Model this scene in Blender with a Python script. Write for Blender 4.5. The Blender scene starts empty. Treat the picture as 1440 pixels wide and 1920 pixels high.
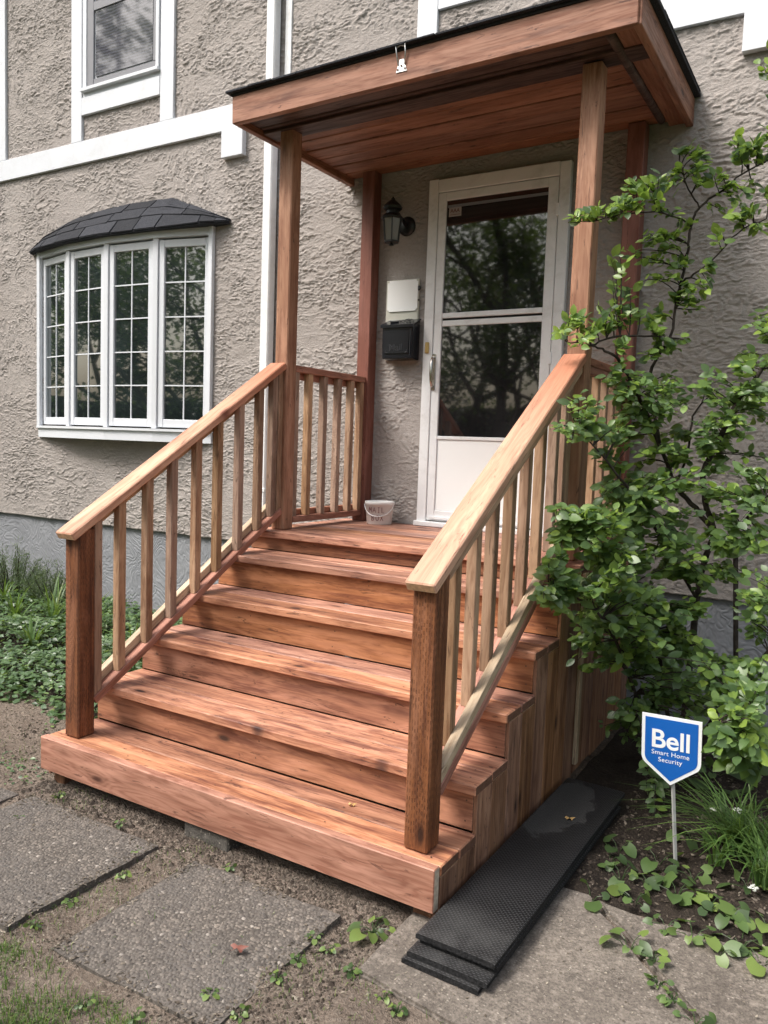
import bpy, bmesh, math, random
import numpy as np
from mathutils import Vector, Matrix, Euler, noise
random.seed(11)
RR = random.Random(5)
scn = bpy.context.scene
COL = scn.collection

# ------------------------------------------------------------------ camera
CAM = Vector((3.0345, -4.5885, 1.5446)); FPX = 1491.58
def cam_axes(yaw, pitch, roll):
    f = Vector((-math.sin(yaw)*math.cos(pitch), math.cos(yaw)*math.cos(pitch), math.sin(pitch)))
    r = Vector((math.cos(yaw), math.sin(yaw), 0)); u = r.cross(f)
    c, s = math.cos(roll), math.sin(roll)
    return c*r+s*u, -s*r+c*u, f
CR, CU, CF = cam_axes(math.radians(30.8426), math.radians(-4.8383), math.radians(2.0422))
cd = bpy.data.cameras.new('camera'); cam = bpy.data.objects.new('camera', cd); COL.objects.link(cam)
Mc = Matrix((CR, CU, -CF)).transposed().to_4x4(); Mc.translation = CAM
cam.matrix_world = Mc
cd.sensor_fit = 'HORIZONTAL'; cd.sensor_width = 36.0; cd.lens = 36*FPX/1440
cd.clip_start = 0.05; cd.clip_end = 800
scn.camera = cam
def pix(px, py):
    return (CR*((px-720)/FPX) + CU*(-(py-960)/FPX) + CF)
def at(px, py, y):          # photo pixel -> point on the plane y = const
    d = pix(px, py); return CAM + d*((y-CAM.y)/d.y)
def atz(px, py, z):
    d = pix(px, py); return CAM + d*((z-CAM.z)/d.z)

# ------------------------------------------------------------------ light
SUN_DIR = Vector((-0.50, -0.62, 1.05)).normalized()
w = bpy.data.worlds.new('World'); scn.world = w; w.use_nodes = True
wn = w.node_tree; wn.nodes.clear()
sky = wn.nodes.new('ShaderNodeTexSky'); sky.sky_type = 'NISHITA'; sky.sun_disc = False
sky.sun_elevation = math.asin(SUN_DIR.z); sky.sun_rotation = math.atan2(SUN_DIR.x, SUN_DIR.y)
sky.air_density = 1.6; sky.dust_density = 6.0; sky.ozone_density = 1.0
hs = wn.nodes.new('ShaderNodeHueSaturation'); hs.inputs['Saturation'].default_value = 0.62
bg = wn.nodes.new('ShaderNodeBackground'); bg.inputs['Strength'].default_value = 0.148
wo = wn.nodes.new('ShaderNodeOutputWorld')
wn.links.new(sky.outputs[0], hs.inputs['Color']); wn.links.new(hs.outputs[0], bg.inputs['Color'])
wn.links.new(bg.outputs[0], wo.inputs['Surface'])
sl = bpy.data.lights.new('sun', 'SUN'); sl.energy = 2.1; sl.angle = math.radians(20); sl.color = (1.0, 0.975, 0.945)
so = bpy.data.objects.new('sun', sl); COL.objects.link(so)
so.rotation_euler = SUN_DIR.to_track_quat('Z', 'Y').to_euler(); so.location = (-4, -6, 9)
scn.view_settings.view_transform = 'Standard'; scn.view_settings.look = 'None'
scn.view_settings.gamma = 1.0; scn.view_settings.use_curve_mapping = False
scn.view_settings.exposure = 0.80
scn.cycles.max_bounces = 6; scn.cycles.diffuse_bounces = 3; scn.cycles.glossy_bounces = 3; scn.cycles.transmission_bounces = 3; scn.cycles.transparent_max_bounces = 4

# ------------------------------------------------------------------ node helpers
class NT:
    def __init__(s, name):
        s.m = bpy.data.materials.new(name); s.m.use_nodes = True; s.t = s.m.node_tree
        s.b = s.t.nodes['Principled BSDF']; s.out = s.t.nodes['Material Output']
    def set(s, sock, v):
        if isinstance(v, bpy.types.NodeSocket): s.t.links.new(v, sock)
        elif v is not None:
            if hasattr(sock.default_value, '__len__') and not hasattr(v, '__len__'): v = (v,)*len(sock.default_value)
            if hasattr(sock.default_value, '__len__') and len(sock.default_value) == 4 and len(v) == 3: v = (*v, 1)
            sock.default_value = v
    def n(s, typ, out=0, ins=None, **props):
        nd = s.t.nodes.new(typ)
        for k, v in props.items(): setattr(nd, k, v)
        for k, v in (ins or {}).items(): s.set(nd.inputs[k], v)
        return nd.outputs[out]
    def math(s, op, a, b=None, c=None, clamp=False):
        nd = s.t.nodes.new('ShaderNodeMath'); nd.operation = op; nd.use_clamp = clamp
        s.set(nd.inputs[0], a)
        if b is not None: s.set(nd.inputs[1], b)
        if c is not None: s.set(nd.inputs[2], c)
        return nd.outputs[0]
    def vmath(s, op, a, b=None):
        nd = s.t.nodes.new('ShaderNodeVectorMath'); nd.operation = op
        s.set(nd.inputs[0], a)
        if b is not None: s.set(nd.inputs[3 if op == 'SCALE' else 1], b)
        return nd.outputs[0]
    def noise(s, vec, scale=1.0, detail=2.0, rough=0.5, dist=0.0, out=0):
        return s.n('ShaderNodeTexNoise', out, {'Vector': vec, 'Scale': scale, 'Detail': detail, 'Roughness': rough, 'Distortion': dist})
    def ramp(s, fac, stops, interp='LINEAR'):
        nd = s.t.nodes.new('ShaderNodeValToRGB'); s.set(nd.inputs[0], fac); cr = nd.color_ramp; cr.interpolation = interp
        while len(cr.elements) < len(stops): cr.elements.new(0.5)
        for e, (p, c) in zip(cr.elements, stops):
            e.position = p; e.color = (*c, 1) if hasattr(c, '__len__') else (c, c, c, 1)
        return nd.outputs[0]
    def mix(s, fac, a, b, blend='MIX'):
        nd = s.t.nodes.new('ShaderNodeMix'); nd.data_type = 'RGBA'; nd.blend_type = blend
        s.set(nd.inputs[0], fac); s.set(nd.inputs[6], a); s.set(nd.inputs[7], b)
        return nd.outputs[2]
    def remap(s, v, a, b, c=0.0, d=1.0):
        return s.n('ShaderNodeMapRange', 0, {0: v, 1: a, 2: b, 3: c, 4: d})
    def obj(s): return s.n('ShaderNodeTexCoord', 3)
    def rand(s): return s.n('ShaderNodeObjectInfo', 5)
    def bump(s, h, strength=1.0, dist=1.0, normal=None):
        ins = {'Strength': strength, 'Distance': dist, 'Height': h}
        if normal is not None: ins['Normal'] = normal
        s.set(s.b.inputs['Normal'], s.n('ShaderNodeBump', 0, ins)); return s
    def done(s, color=None, rough=None, spec=None, metal=None):
        if color is not None: s.set(s.b.inputs['Base Color'], color)
        if rough is not None: s.set(s.b.inputs['Roughness'], rough)
        if spec is not None: s.set(s.b.inputs['Specular IOR Level'], spec)
        if metal is not None: s.set(s.b.inputs['Metallic'], metal)
        return s.m

# ------------------------------------------------------------------ materials
def wood(name, c_light, c_dark, c_knot, ring=0.55, blotch=0.5, c_blotch=None, end=None, rough=0.6, pits=False, var=0.12, knots=1.0, bumpk=1.0, tail=None):
    N = NT(name); o = N.obj(); r = N.rand()
    v = N.vmath('ADD', o, N.vmath('SCALE', (17.3, 5.1, 9.7), r))
    # knots: some cells of a stretched cell pattern; growth rings bend round them
    vo = N.t.nodes.new('ShaderNodeTexVoronoi'); N.set(vo.inputs['Vector'], N.vmath('MULTIPLY', v, (3.0, 8.0, 1.2))); vo.inputs['Scale'].default_value = 1.0
    kd = vo.outputs[0]; ksel = N.math('GREATER_THAN', N.n('ShaderNodeSeparateColor', 0, {0: vo.outputs[1]}), .27)
    kpush = N.math('MULTIPLY', N.math('POWER', N.remap(kd, 0.0, 0.40, 1.0, 0.0), 2.0), ksel)
    warp = N.noise(N.vmath('MULTIPLY', v, (1.3, 9.0, 9.0)), 1.0, 2.0, 0.5)
    rc = N.math('ADD', N.math('MULTIPLY', warp, 13.0), N.math('MULTIPLY', kpush, 2.6*knots))
    rings = N.math('ADD', N.math('MULTIPLY', N.math('SINE', N.math('MULTIPLY', rc, 6.283)), 0.5), 0.5)
    rings = N.math('POWER', rings, 1.7)
    fine = N.noise(N.vmath('MULTIPLY', v, (4.0, 110.0, 110.0)), 1.0, 3.0, 0.65)
    streak = N.noise(N.vmath('MULTIPLY', v, (1.6, 34.0, 34.0)), 1.0, 3.0, 0.62)
    g = N.math('ADD', N.math('MULTIPLY', rings, ring*0.75), N.math('MULTIPLY', N.math('SUBTRACT', fine, 0.5), 2.3))
    g = N.math('ADD', g, N.math('MULTIPLY', N.math('SUBTRACT', streak, 0.5), 2.2))
    g = N.math('ADD', g, 0.18, clamp=True)
    col = N.mix(g, c_light, c_dark)
    bl = N.noise(N.vmath('MULTIPLY', v, (2.0, 14.0, 14.0)), 1.0, 4.0, 0.68, 0.35)
    blm = N.math('MULTIPLY', N.remap(bl, 0.45, 0.62, 0.0, min(1., blotch*1.35)), N.remap(streak, .34, .60, .35, 1.0))
    cb = c_blotch or tuple(x*0.45 for x in c_dark)
    col = N.mix(blm, col, cb)
    # paler worn patches
    wr = N.noise(N.vmath('MULTIPLY', v, (2.0, 12.0, 12.0)), 1.0, 4.0, 0.68, 0.35)
    col = N.mix(N.remap(wr, 0.48, 0.62, 0.0, 0.62), col, tuple(min(.8, x*1.38+.03) for x in c_light))
    kn = N.math('MULTIPLY', N.remap(kd, 0.06*knots, 0.13*knots, 1.0, 0.0), ksel)
    col = N.mix(N.math('MULTIPLY', N.math('MULTIPLY', N.remap(kd, .06, .26, .6, 0.), ksel), min(1., knots)), col, tuple(x*.55 for x in c_dark))
    col = N.mix(kn, col, c_knot)
    sm = N.noise(N.vmath('MULTIPLY', v, (7.0, 42.0, 42.0)), 1.0, 4.0, 0.72, 1.0)
    col = N.mix(N.remap(sm, 0.60, 0.67, 0.0, 0.7), col, c_knot)
    col = N.n('ShaderNodeHueSaturation', 0, {'Hue': N.remap(r, 0, 1, 0.5-var*0.03, 0.5+var*0.025), 'Saturation': N.remap(r, 0, 1, 1.0-var, 1.0+var*0.4), 'Value': N.remap(N.math('FRACT', N.math('MULTIPLY', r, 7.31)), 0, 1, 1-var*1.4, 1+var*1.2), 'Color': col})
    if tail:
        tx = N.n('ShaderNodeSeparateXYZ', 0, {0: o}); tm_ = N.remap(N.math('ADD', tx, N.math('MULTIPLY', wr, .5)), .30, .95, 0., .8)
        col = N.mix(tm_, col, N.mix(g, tail, tuple(x*.7 for x in tail)))
    if end:
        nx = N.n('ShaderNodeSeparateXYZ', 0, {0: N.n('ShaderNodeTexCoord', 1)})
        em = N.math('GREATER_THAN', N.math('ABSOLUTE', nx), 0.85)
        er = N.noise(N.vmath('MULTIPLY', v, (1, 60, 60)), 1.0, 2.0)
        col = N.mix(em, col, N.mix(N.remap(er, .35, .65), end, tuple(x*.7 for x in end)))
    h = N.math('SUBTRACT', N.math('MULTIPLY', fine, 0.0010), N.math('MULTIPLY', kn, 0.0008))
    if pits:
        # incised pressure-treated marks: short slots along the grain in irregular rows
        xs = N.n('ShaderNodeSeparateXYZ', 0, {0: o}).node.outputs
        row = N.math('MULTIPLY', N.math('ADD', xs[1], xs[2]), 105.0)
        ri = N.math('FLOOR', row)
        along = N.math('ADD', N.math('MULTIPLY', xs[0], 38.0), N.math('FRACT', N.math('MULTIPLY', N.math('SINE', N.math('MULTIPLY', ri, 12.9898)), 437.58)))
        fx = N.math('ABSOLUTE', N.math('SUBTRACT', N.math('FRACT', along), 0.5))
        fy = N.math('ABSOLUTE', N.math('SUBTRACT', N.math('FRACT', row), 0.5))
        pm = N.math('MULTIPLY', N.remap(fx, 0.22, 0.30, 1.0, 0.0), N.remap(fy, 0.14, 0.26, 1.0, 0.0))
        pm = N.math('MULTIPLY', pm, N.remap(N.noise(v, 14.0, 2.0), .35, .6, .3, 1.0))
        col = N.mix(N.math('MULTIPLY', pm, 0.55), col, tuple(x*0.40 for x in c_dark))
        h = N.math('SUBTRACT', h, N.math('MULTIPLY', pm, 0.0010))
    N.bump(h, 0.8*bumpk)
    return N.done(col, N.remap(g, 0, 1, rough-0.08, rough+0.12), 0.35)

M = {}
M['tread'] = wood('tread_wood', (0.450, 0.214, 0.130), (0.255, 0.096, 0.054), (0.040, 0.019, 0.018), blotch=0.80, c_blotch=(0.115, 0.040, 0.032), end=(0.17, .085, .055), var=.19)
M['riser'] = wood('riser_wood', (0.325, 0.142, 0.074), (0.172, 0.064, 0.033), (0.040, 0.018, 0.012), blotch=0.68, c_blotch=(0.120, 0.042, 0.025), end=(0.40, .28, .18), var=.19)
M['fascia'] = wood('step_fascia_wood', (0.430, 0.205, 0.132), (0.280, 0.112, 0.066), (0.080, 0.030, 0.020), ring=.9, blotch=.35, end=(0.62, .52, .40), var=.05)
M['roofw'] = wood('roof_fascia_wood', (0.290, 0.128, 0.073), (0.200, 0.077, 0.043), (0.050, 0.018, 0.013), blotch=.5, c_blotch=(.095, .033, .022), var=.10)
M['soffit'] = wood('soffit_wood', (0.265, 0.106, 0.058), (0.185, 0.067, 0.037), (0.030, 0.011, 0.008), ring=.3, blotch=.15, var=.10, knots=.6)
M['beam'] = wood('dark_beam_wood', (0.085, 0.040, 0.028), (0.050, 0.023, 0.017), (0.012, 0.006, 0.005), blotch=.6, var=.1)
M['cap'] = wood('handrail_wood', (0.570, 0.335, 0.215), (0.430, 0.215, 0.130), (0.140, 0.050, 0.032), ring=.3, blotch=.55, c_blotch=(.36, .145, .085), end=(.66, .42, .25), var=.06, rough=.52, tail=(.42, .155, .085))
M['bal'] = wood('baluster_wood', (0.360, 0.225, 0.138), (0.245, 0.135, 0.076), (0.065, 0.033, 0.020), ring=.7, blotch=.5, c_blotch=(.175, .085, .046), end=(.5, .38, .22), var=.20)
M['strip'] = wood('pale_strip_wood', (0.500, 0.385, 0.255), (0.370, 0.265, 0.165), (0.110, 0.06, 0.04), ring=.7, blotch=.35, c_blotch=(.26, .17, .10), end=(.6, .47, .3), var=.10)
M['redrail'] = wood('red_rail_wood', (0.335, 0.142, 0.090), (0.225, 0.084, 0.050), (0.06, 0.022, 0.015), ring=.4, blotch=.5, end=(.30, .14, .08), var=.12)
M['newel'] = wood('newel_wood', (0.215, 0.080, 0.032), (0.110, 0.036, 0.015), (0.032, 0.012, 0.007), ring=.5, blotch=.6, c_blotch=(.050, .017, .010), pits=True, var=.08, bumpk=1.2)
M['post'] = wood('post_wood', (0.370, 0.190, 0.112), (0.265, 0.116, 0.064), (0.050, 0.018, 0.012), ring=.4, blotch=.55, c_blotch=(.185, .072, .039), var=.08)
M['redpost'] = wood('painted_post_wood', (0.205, 0.075, 0.052), (0.175, 0.060, 0.042), (0.08, 0.024, 0.016), ring=.15, blotch=.15, var=.05, knots=.4)
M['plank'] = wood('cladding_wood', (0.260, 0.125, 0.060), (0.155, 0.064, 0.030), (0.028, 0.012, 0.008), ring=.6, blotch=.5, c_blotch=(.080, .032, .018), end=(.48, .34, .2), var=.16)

def plain(name, color, rough=0.5, spec=0.5, metal=0.0, nscale=0, namp=0.08, bump=0.0, bscale=60):
    N = NT(name); col = color
    if nscale:
        o = N.obj(); nz = N.noise(o, nscale, 4.0, .6)
        col = N.mix(N.remap(nz, .3, .7), tuple(x*(1-namp) for x in color), tuple(min(1, x*(1+namp)) for x in color))
        if bump: N.bump(N.math('MULTIPLY', N.noise(o, bscale, 3.0, .6), bump), 1.0)
    return N.done(col, rough, spec, metal)

def painted(name, color, dirt=(.35, .33, .29), amt=.35, rough=.45):
    N = NT(name); o = N.obj()
    d = N.noise(o, 6.0, 6.0, .7, .5)
    s = N.noise(N.vmath('MULTIPLY', o, (30., 30., 5.)), 1.0, 4.0, .65)
    m = N.math('MULTIPLY', N.remap(d, .50, .75, 0, amt), N.remap(s, .3, .7, .3, 1.0))
    col = N.mix(m, color, dirt)
    N.bump(N.math('MULTIPLY', N.noise(o, 35., 4.0, .6), .0006), 1.0)
    return N.done(col, rough, .4)
M['white'] = painted('white_trim_paint', (.64, .66, .70), amt=.30)
M['vinyl'] = painted('white_vinyl', (.66, .68, .715), amt=.10, rough=.35)
M['alu'] = painted('weathered_white_aluminium', (.77, .775, .785), (.30, .28, .24), .45, .4)
M['cream'] = painted('cream_board', (.58, .57, .50), (.3, .27, .22), .3)
M['greyframe'] = plain('grey_window_frame', (.20, .20, .22), .4)
M['darkmetal'] = plain('black_metal', (.012, .012, .014), .38, .5, 0, 40, .3, .0004)
M['blackpaint'] = plain('black_enamel', (.010, .011, .016), .22, .5)
M['chrome'] = plain('worn_chrome', (.62, .60, .57), .22, .5, 1.0, 60, .2)
M['galv'] = plain('galvanised_steel', (.58, .58, .58), .38, .5, .9, 90, .25)
M['brass'] = plain('brass', (.62, .43, .18), .35, .5, .9)
M['dark'] = plain('dark_gap', (.012, .011, .010), .9)
M['plastic'] = plain('white_plastic', (.86, .87, .87), .35, .5)
M['frost'] = plain('lamp_glass', (.16, .16, .145), .12, .6)
M['screw'] = plain('screw_head', (.12, .07, .05), .5, .5, .5)

def stucco():
    N = NT('skip_trowel_stucco'); o = N.n('ShaderNodeNewGeometry', 0)
    h = N.math('ADD', N.math('MULTIPLY', N.noise(o, 150., 3.0, .7), .0034), N.math('MULTIPLY', N.noise(N.vmath('MULTIPLY', o, (40., 40., 90.)), 1., 2.0, .6), .0035))
    N.bump(h, 1.0, 1.0)
    c = N.mix(N.remap(N.noise(o, 1.1, 4.0, .6), .3, .7), (.325, .294, .274), (.405, .370, .349))
    c = N.mix(N.remap(N.noise(o, 60., 3.0, .6), .3, .7, 0, .5), c, (.27, .235, .215))
    return N.done(c, .9, .2)
M['stucco'] = stucco()
def foundation():
    N = NT('grey_parging'); o = N.obj()
    q = N.vmath('MULTIPLY', o, (2.6, 2.6, 6.5))
    nz = N.noise(q, 1.0, 3.0, .5, 1.4)
    ri = N.math('SINE', N.math('MULTIPLY', nz, 75.))
    fine = N.noise(o, 120., 4.0, .6)
    h = N.math('ADD', N.math('MULTIPLY', ri, .0013), N.math('MULTIPLY', fine, .001))
    h = N.math('ADD', h, N.math('MULTIPLY', N.noise(o, 9., 3.), .006))
    N.bump(h, 1.0)
    c = N.mix(N.remap(N.noise(o, 3., 5., .6), .3, .7), (.205, .211, .228), (.262, .270, .288))
    return N.done(c, .75, .3)
M['found'] = foundation()
def glass(name, tint, bumpamt=.0006):
    N = NT(name); o = N.obj()
    col = N.mix(N.remap(N.noise(o, 2.5, 3.), .4, .65), tint, tuple(x*1.9 for x in tint))
    N.bump(N.math('MULTIPLY', N.noise(o, 2.2, 1.0), bumpamt), 1.0)
    m = N.done(col, .03, .9); N.b.inputs['IOR'].default_value = 1.6
    N.b.inputs['Coat Weight'].default_value = 1.0; N.b.inputs['Coat IOR'].default_value = 1.95; N.b.inputs['Coat Roughness'].default_value = .012
    return m
M['glass'] = glass('window_glass', (.012, .017, .017))
M['doorglass'] = glass('door_glass', (.010, .010, .011))
M['doorglass'].node_tree.nodes['Principled BSDF'].inputs['Coat IOR'].default_value = 1.4
def shingle():
    N = NT('charcoal_shingle'); o = N.n('ShaderNodeTexCoord', 3); r = N.rand()
    g = N.noise(o, 260., 2.0, .6)
    c = N.mix(N.remap(g, .35, .7), (.010, .011, .014), (.050, .052, .062))
    c = N.n('ShaderNodeHueSaturation', 0, {'Value': N.remap(r, 0, 1, .7, 1.45), 'Color': c})
    N.bump(N.math('MULTIPLY', g, .0025), 1.0)
    return N.done(c, .9, .25)
M['shingle'] = shingle()
def concrete(name, a, b, agg=0.5, pebb=(.45, .40, .34)):
    N = NT(name); o = N.obj()
    big = N.noise(o, 2.3, 5., .65, .3); c = N.mix(N.remap(big, .32, .68), a, b)
    vo = N.t.nodes.new('ShaderNodeTexVoronoi'); N.set(vo.inputs['Vector'], o); vo.inputs['Scale'].default_value = 95
    rr = N.n('ShaderNodeSeparateColor', 0, {0: vo.outputs[1]})
    pm = N.math('MULTIPLY', N.remap(vo.outputs[0], .25, .40, 1., 0.), N.math('GREATER_THAN', rr, .80))
    c = N.mix(N.math('MULTIPLY', pm, agg*1.5), c, N.mix(rr, tuple(x*.8 for x in b), pebb))
    f = N.noise(o, 120., 4., .75); c = N.mix(N.remap(f, .38, .66, 0, .8), c, tuple(x*.42 for x in a))
    f2 = N.noise(o, 38., 4., .7); c = N.mix(N.remap(f2, .50, .70, 0, .5), c, tuple(min(1, x*1.5) for x in b))
    st = N.noise(o, 5.5, 6., .7, 1.0); c = N.mix(N.remap(st, .56, .72, 0, .5), c, tuple(x*.45 for x in a))
    h = N.math('ADD', N.math('MULTIPLY', f, .003), N.math('MULTIPLY', pm, .0016))
    N.bump(N.math('ADD', h, N.math('MULTIPLY', N.noise(o, 25., 3.), .004)), 1.0)
    return N.done(c, .88, .25)
M['concrete'] = concrete('walk_concrete', (.125, .106, .090), (.245, .212, .180))
M['slab'] = concrete('slab_concrete', (.105, .092, .080), (.165, .145, .128))
M['block'] = concrete('block_concrete', (.085, .076, .066), (.13, .118, .105))
def pebble():
    N = NT('slab_pebble'); a = N.n('ShaderNodeAttribute', 2, attribute_name='tint'); o = N.obj()
    c = N.ramp(a, [(0., (.060, .051, .044)), (.35, (.128, .110, .095)), (.65, (.185, .159, .136)), (.9, (.255, .217, .180)), (1., (.36, .32, .28))])
    c = N.mix(N.remap(N.noise(o, 3.2, 5., .65), .38, .66, 0, .6), c, (.095, .088, .084))
    return N.done(c, .75, .3)
M['pebble'] = pebble()
def soil(name, a, b, c3, amt=.5):
    N = NT(name); o = N.obj()
    n1 = N.noise(o, 5., 7., .7, .4); c = N.mix(N.remap(n1, .3, .7), a, b)
    n2 = N.noise(o, 70., 5., .7); c = N.mix(N.remap(n2, .50, .70, 0, amt), c, c3)
    n3 = N.noise(o, 200., 3., .6); c = N.mix(N.remap(n3, .55, .75, 0, .7), c, tuple(x*.35 for x in a))
    h = N.math('ADD', N.math('MULTIPLY', n2, .018), N.math('MULTIPLY', n3, .006))
    N.bump(N.math('ADD', h, N.math('MULTIPLY', N.noise(o, 22., 4., .7), .03)), 1.0)
    return N.done(c, .95, .15)
M['dirt'] = soil('trodden_dirt', (.140, .108, .086), (.275, .222, .180), (.40, .34, .28), .65)
M['mulch'] = soil('dark_garden_soil', (.024, .019, .016), (.055, .043, .034), (.105, .084, .066))
def lawn():
    N = NT('lawn_green'); o = N.obj()
    c = N.mix(N.remap(N.noise(o, 3., 6., .7), .3, .7), (.045, .075, .022), (.085, .120, .040))
    c = N.mix(N.remap(N.noise(o, 60., 4., .7), .5, .7), c, (.03, .045, .015))
    N.bump(N.math('MULTIPLY', N.noise(o, 90., 4., .7), .03), 1.0)
    return N.done(c, .9, .2)
M['lawn'] = lawn()
def leafmat(name, stops, trans=.30, rough=.42, spec=.45, use_rand=True):
    N = NT(name)
    a = N.n('ShaderNodeAttribute', 2, attribute_name='tint')
    if use_rand: a = N.math('FRACT', N.math('ADD', a, N.math('MULTIPLY', N.rand(), .0)))
    o = N.obj()
    c = N.ramp(a, stops)
    ns = N.noise(o, 55., 3., .6); c = N.mix(N.remap(ns, .35, .7, 0, .28), c, tuple(x*.55 for x in stops[0][1]))
    N.done(c, rough, spec)
    tr = N.t.nodes.new('ShaderNodeBsdfTranslucent')
    tc = N.mix(.6, c, (.28, .42, .05)); N.t.links.new(tc, tr.inputs['Color'])
    mx = N.t.nodes.new('ShaderNodeMixShader'); mx.inputs[0].default_value = trans
    N.t.links.new(N.b.outputs[0], mx.inputs[1]); N.t.links.new(tr.outputs[0], mx.inputs[2])
    N.t.links.new(mx.outputs[0], N.out.inputs['Surface'])
    return N.m
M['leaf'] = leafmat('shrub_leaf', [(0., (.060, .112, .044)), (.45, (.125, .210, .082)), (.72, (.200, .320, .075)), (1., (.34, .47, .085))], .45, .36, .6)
M['cover'] = leafmat('cover_leaf', [(0., (.042, .082, .036)), (.5, (.090, .160, .068)), (.85, (.155, .245, .095)), (1., (.24, .33, .10))], .25, .36, .6)
M['violet'] = leafmat('violet_leaf', [(0., (.048, .085, .030)), (.5, (.100, .165, .050)), (1., (.23, .31, .075))], .25)
M['blade'] = leafmat('grass_blade', [(0., (.035, .080, .022)), (.5, (.085, .165, .040)), (.85, (.16, .26, .065)), (1., (.30, .31, .12))], .3)
M['juniper'] = leafmat('juniper_needles', [(0., (.045, .070, .040)), (.6, (.115, .160, .092)), (1., (.21, .25, .145))], .2, .6)
M['treeleaf'] = leafmat('tree_leaf', [(0., (.020, .042, .014)), (.5, (.042, .085, .024)), (1., (.090, .150, .035))], .3)
M['litter'] = leafmat('dry_leaf', [(0., (.050, .038, .031)), (.4, (.125, .100, .081)), (.7, (.225, .190, .156)), (1., (.40, .35, .28))], .1, .8, .2)
M['bark'] = plain('dark_bark', (.045, .036, .030), .85, .2, 0, 30, .5, .004, 70)
M['treebark'] = plain('tree_bark', (.085, .068, .055), .9, .2, 0, 12, .5, .02, 20)
M['flower'] = plain('white_petal', (.78, .80, .74), .6)
M['berry'] = plain('berry', (.05, .015, .02), .3)
def rubber():
    N = NT('black_rubber_mat'); o = N.obj()
    s = N.n('ShaderNodeSeparateXYZ', 0, {0: o}).node.outputs
    def dia(sgn, off):
        u = N.math('ADD', N.math('MULTIPLY', s[0], 62.0), off); vv = N.math('ADD', N.math('MULTIPLY', s[1], 62.0), off)
        fu = N.math('ABSOLUTE', N.math('SUBTRACT', N.math('FRACT', u), .5)); fv = N.math('ABSOLUTE', N.math('SUBTRACT', N.math('FRACT', vv), .5))
        a, b = (fu, fv) if sgn > 0 else (fv, fu)
        return N.math('MULTIPLY', N.remap(a, .24, .32, 1., 0.), N.remap(b, .06, .11, 1., 0.))
    d = N.math('MAXIMUM', dia(-1, 0.), dia(-1, .5))
    dust = N.noise(o, 3.0, 6., .7, .3)
    edge = N.remap(s[0], .45, .70, 0., 1.)           # dusty outer end
    dm = N.math('MULTIPLY', N.remap(dust, .38, .66), N.math('ADD', .06, N.math('MULTIPLY', edge, .8)))
    spk = N.remap(N.noise(o, 240., 2., .6), .56, .70, 0., .6)
    pu = N.n('ShaderNodeVectorMath', 1, {0: N.vmath('MULTIPLY', N.vmath('SUBTRACT', o, (-.40, -.055, 0.)), (1.0, 2.4, 0.))}, operation='LENGTH')
    pn = N.math('ADD', pu, N.math('MULTIPLY', N.math('SUBTRACT', N.noise(o, 9., 5., .7), .5), .42))
    dry = N.remap(pn, .27, .285, 1., 0.)               # dry powdery patch beside the steps
    c = N.mix(N.math('MULTIPLY', dm, .65), (.007, .007, .008), (.130, .127, .122))
    c = N.mix(N.math('MULTIPLY', d, .8), c, (.110, .110, .114))  # highlights on the raised dashes painted in as paler grey
    c = N.mix(N.math('MULTIPLY', dry, .7), c, (.048, .047, .046))
    c = N.mix(N.math('MULTIPLY', spk, N.math('ADD', .15, N.math('MULTIPLY', dry, .5))), c, (.16, .155, .15))
    N.bump(N.math('ADD', N.math('MULTIPLY', d, N.math('MULTIPLY', .0060, N.math('SUBTRACT', 1.0, N.math('MULTIPLY', dry, .8)))), N.math('MULTIPLY', N.noise(o, 160., 3., .6), .0018)), 1.0)
    return N.done(c, N.math('ADD', .40, N.math('MULTIPLY', N.math('MAXIMUM', dm, dry), .45)), .22)
M['rubber'] = rubber()
M['rubberedge'] = plain('rubber_crumb', (.018, .018, .019), .85, .2, 0, 120, .8, .004, 180)
M['signblue'] = plain('sign_blue', (.004, .105, .43), .32)
M['signwhite'] = plain('sign_white', (.80, .82, .84), .35)
M['stake'] = painted('sign_stake', (.42, .42, .41), (.15, .13, .11), .5)
def tub():
    N = NT('bucket_plastic'); N.done((.74, .73, .72), .35, .4)
    N.b.inputs['Subsurface Weight'].default_value = .25; N.b.inputs['Subsurface Radius'].default_value = (.02, .02, .02)
    return N.m
M['tub'] = tub()
M['ink'] = plain('marker_ink', (.16, .045, .05), .6)
M['sticker'] = plain('sticker_grey', (.34, .31, .30), .5)
M['stickerred'] = plain('sticker_print', (.16, .05, .045), .5)

# ------------------------------------------------------------------ object helpers
WM = {}
def place(o, parent, Mw):
    COL.objects.link(o); WM[o] = Mw
    if parent is not None:
        o.parent = parent; o.matrix_basis = WM[parent].inverted() @ Mw
    else: o.matrix_basis = Mw
    return o
def I(loc=(0, 0, 0)): return Matrix.Translation(Vector(loc))
def tag(o, label=None, cat=None, group=None, kind=None):
    if label: o['label'] = label
    if cat: o['category'] = cat
    if group: o['group'] = group
    if kind: o['kind'] = kind
    return o
def thing(name, loc, label, cat, group=None):
    o = bpy.data.objects.new(name, None); o.empty_display_size = .1
    place(o, None, I(loc)); return tag(o, label, cat, group)
def mesh_obj(name, me, mat, parent=None, Mw=None):
    if mat and not me.materials: me.materials.append(M[mat] if isinstance(mat, str) else mat)
    return place(bpy.data.objects.new(name, me), parent, Mw or Matrix.Identity(4))
def bm_obj(name, bm, mat, parent=None, Mw=None, smooth=False):
    bmesh.ops.recalc_face_normals(bm, faces=bm.faces)
    me = bpy.data.meshes.new(name); bm.to_mesh(me); bm.free()
    if smooth:
        for p in me.polygons: p.use_smooth = True
    return mesh_obj(name, me, mat, parent, Mw)
BOXC = {}
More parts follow.
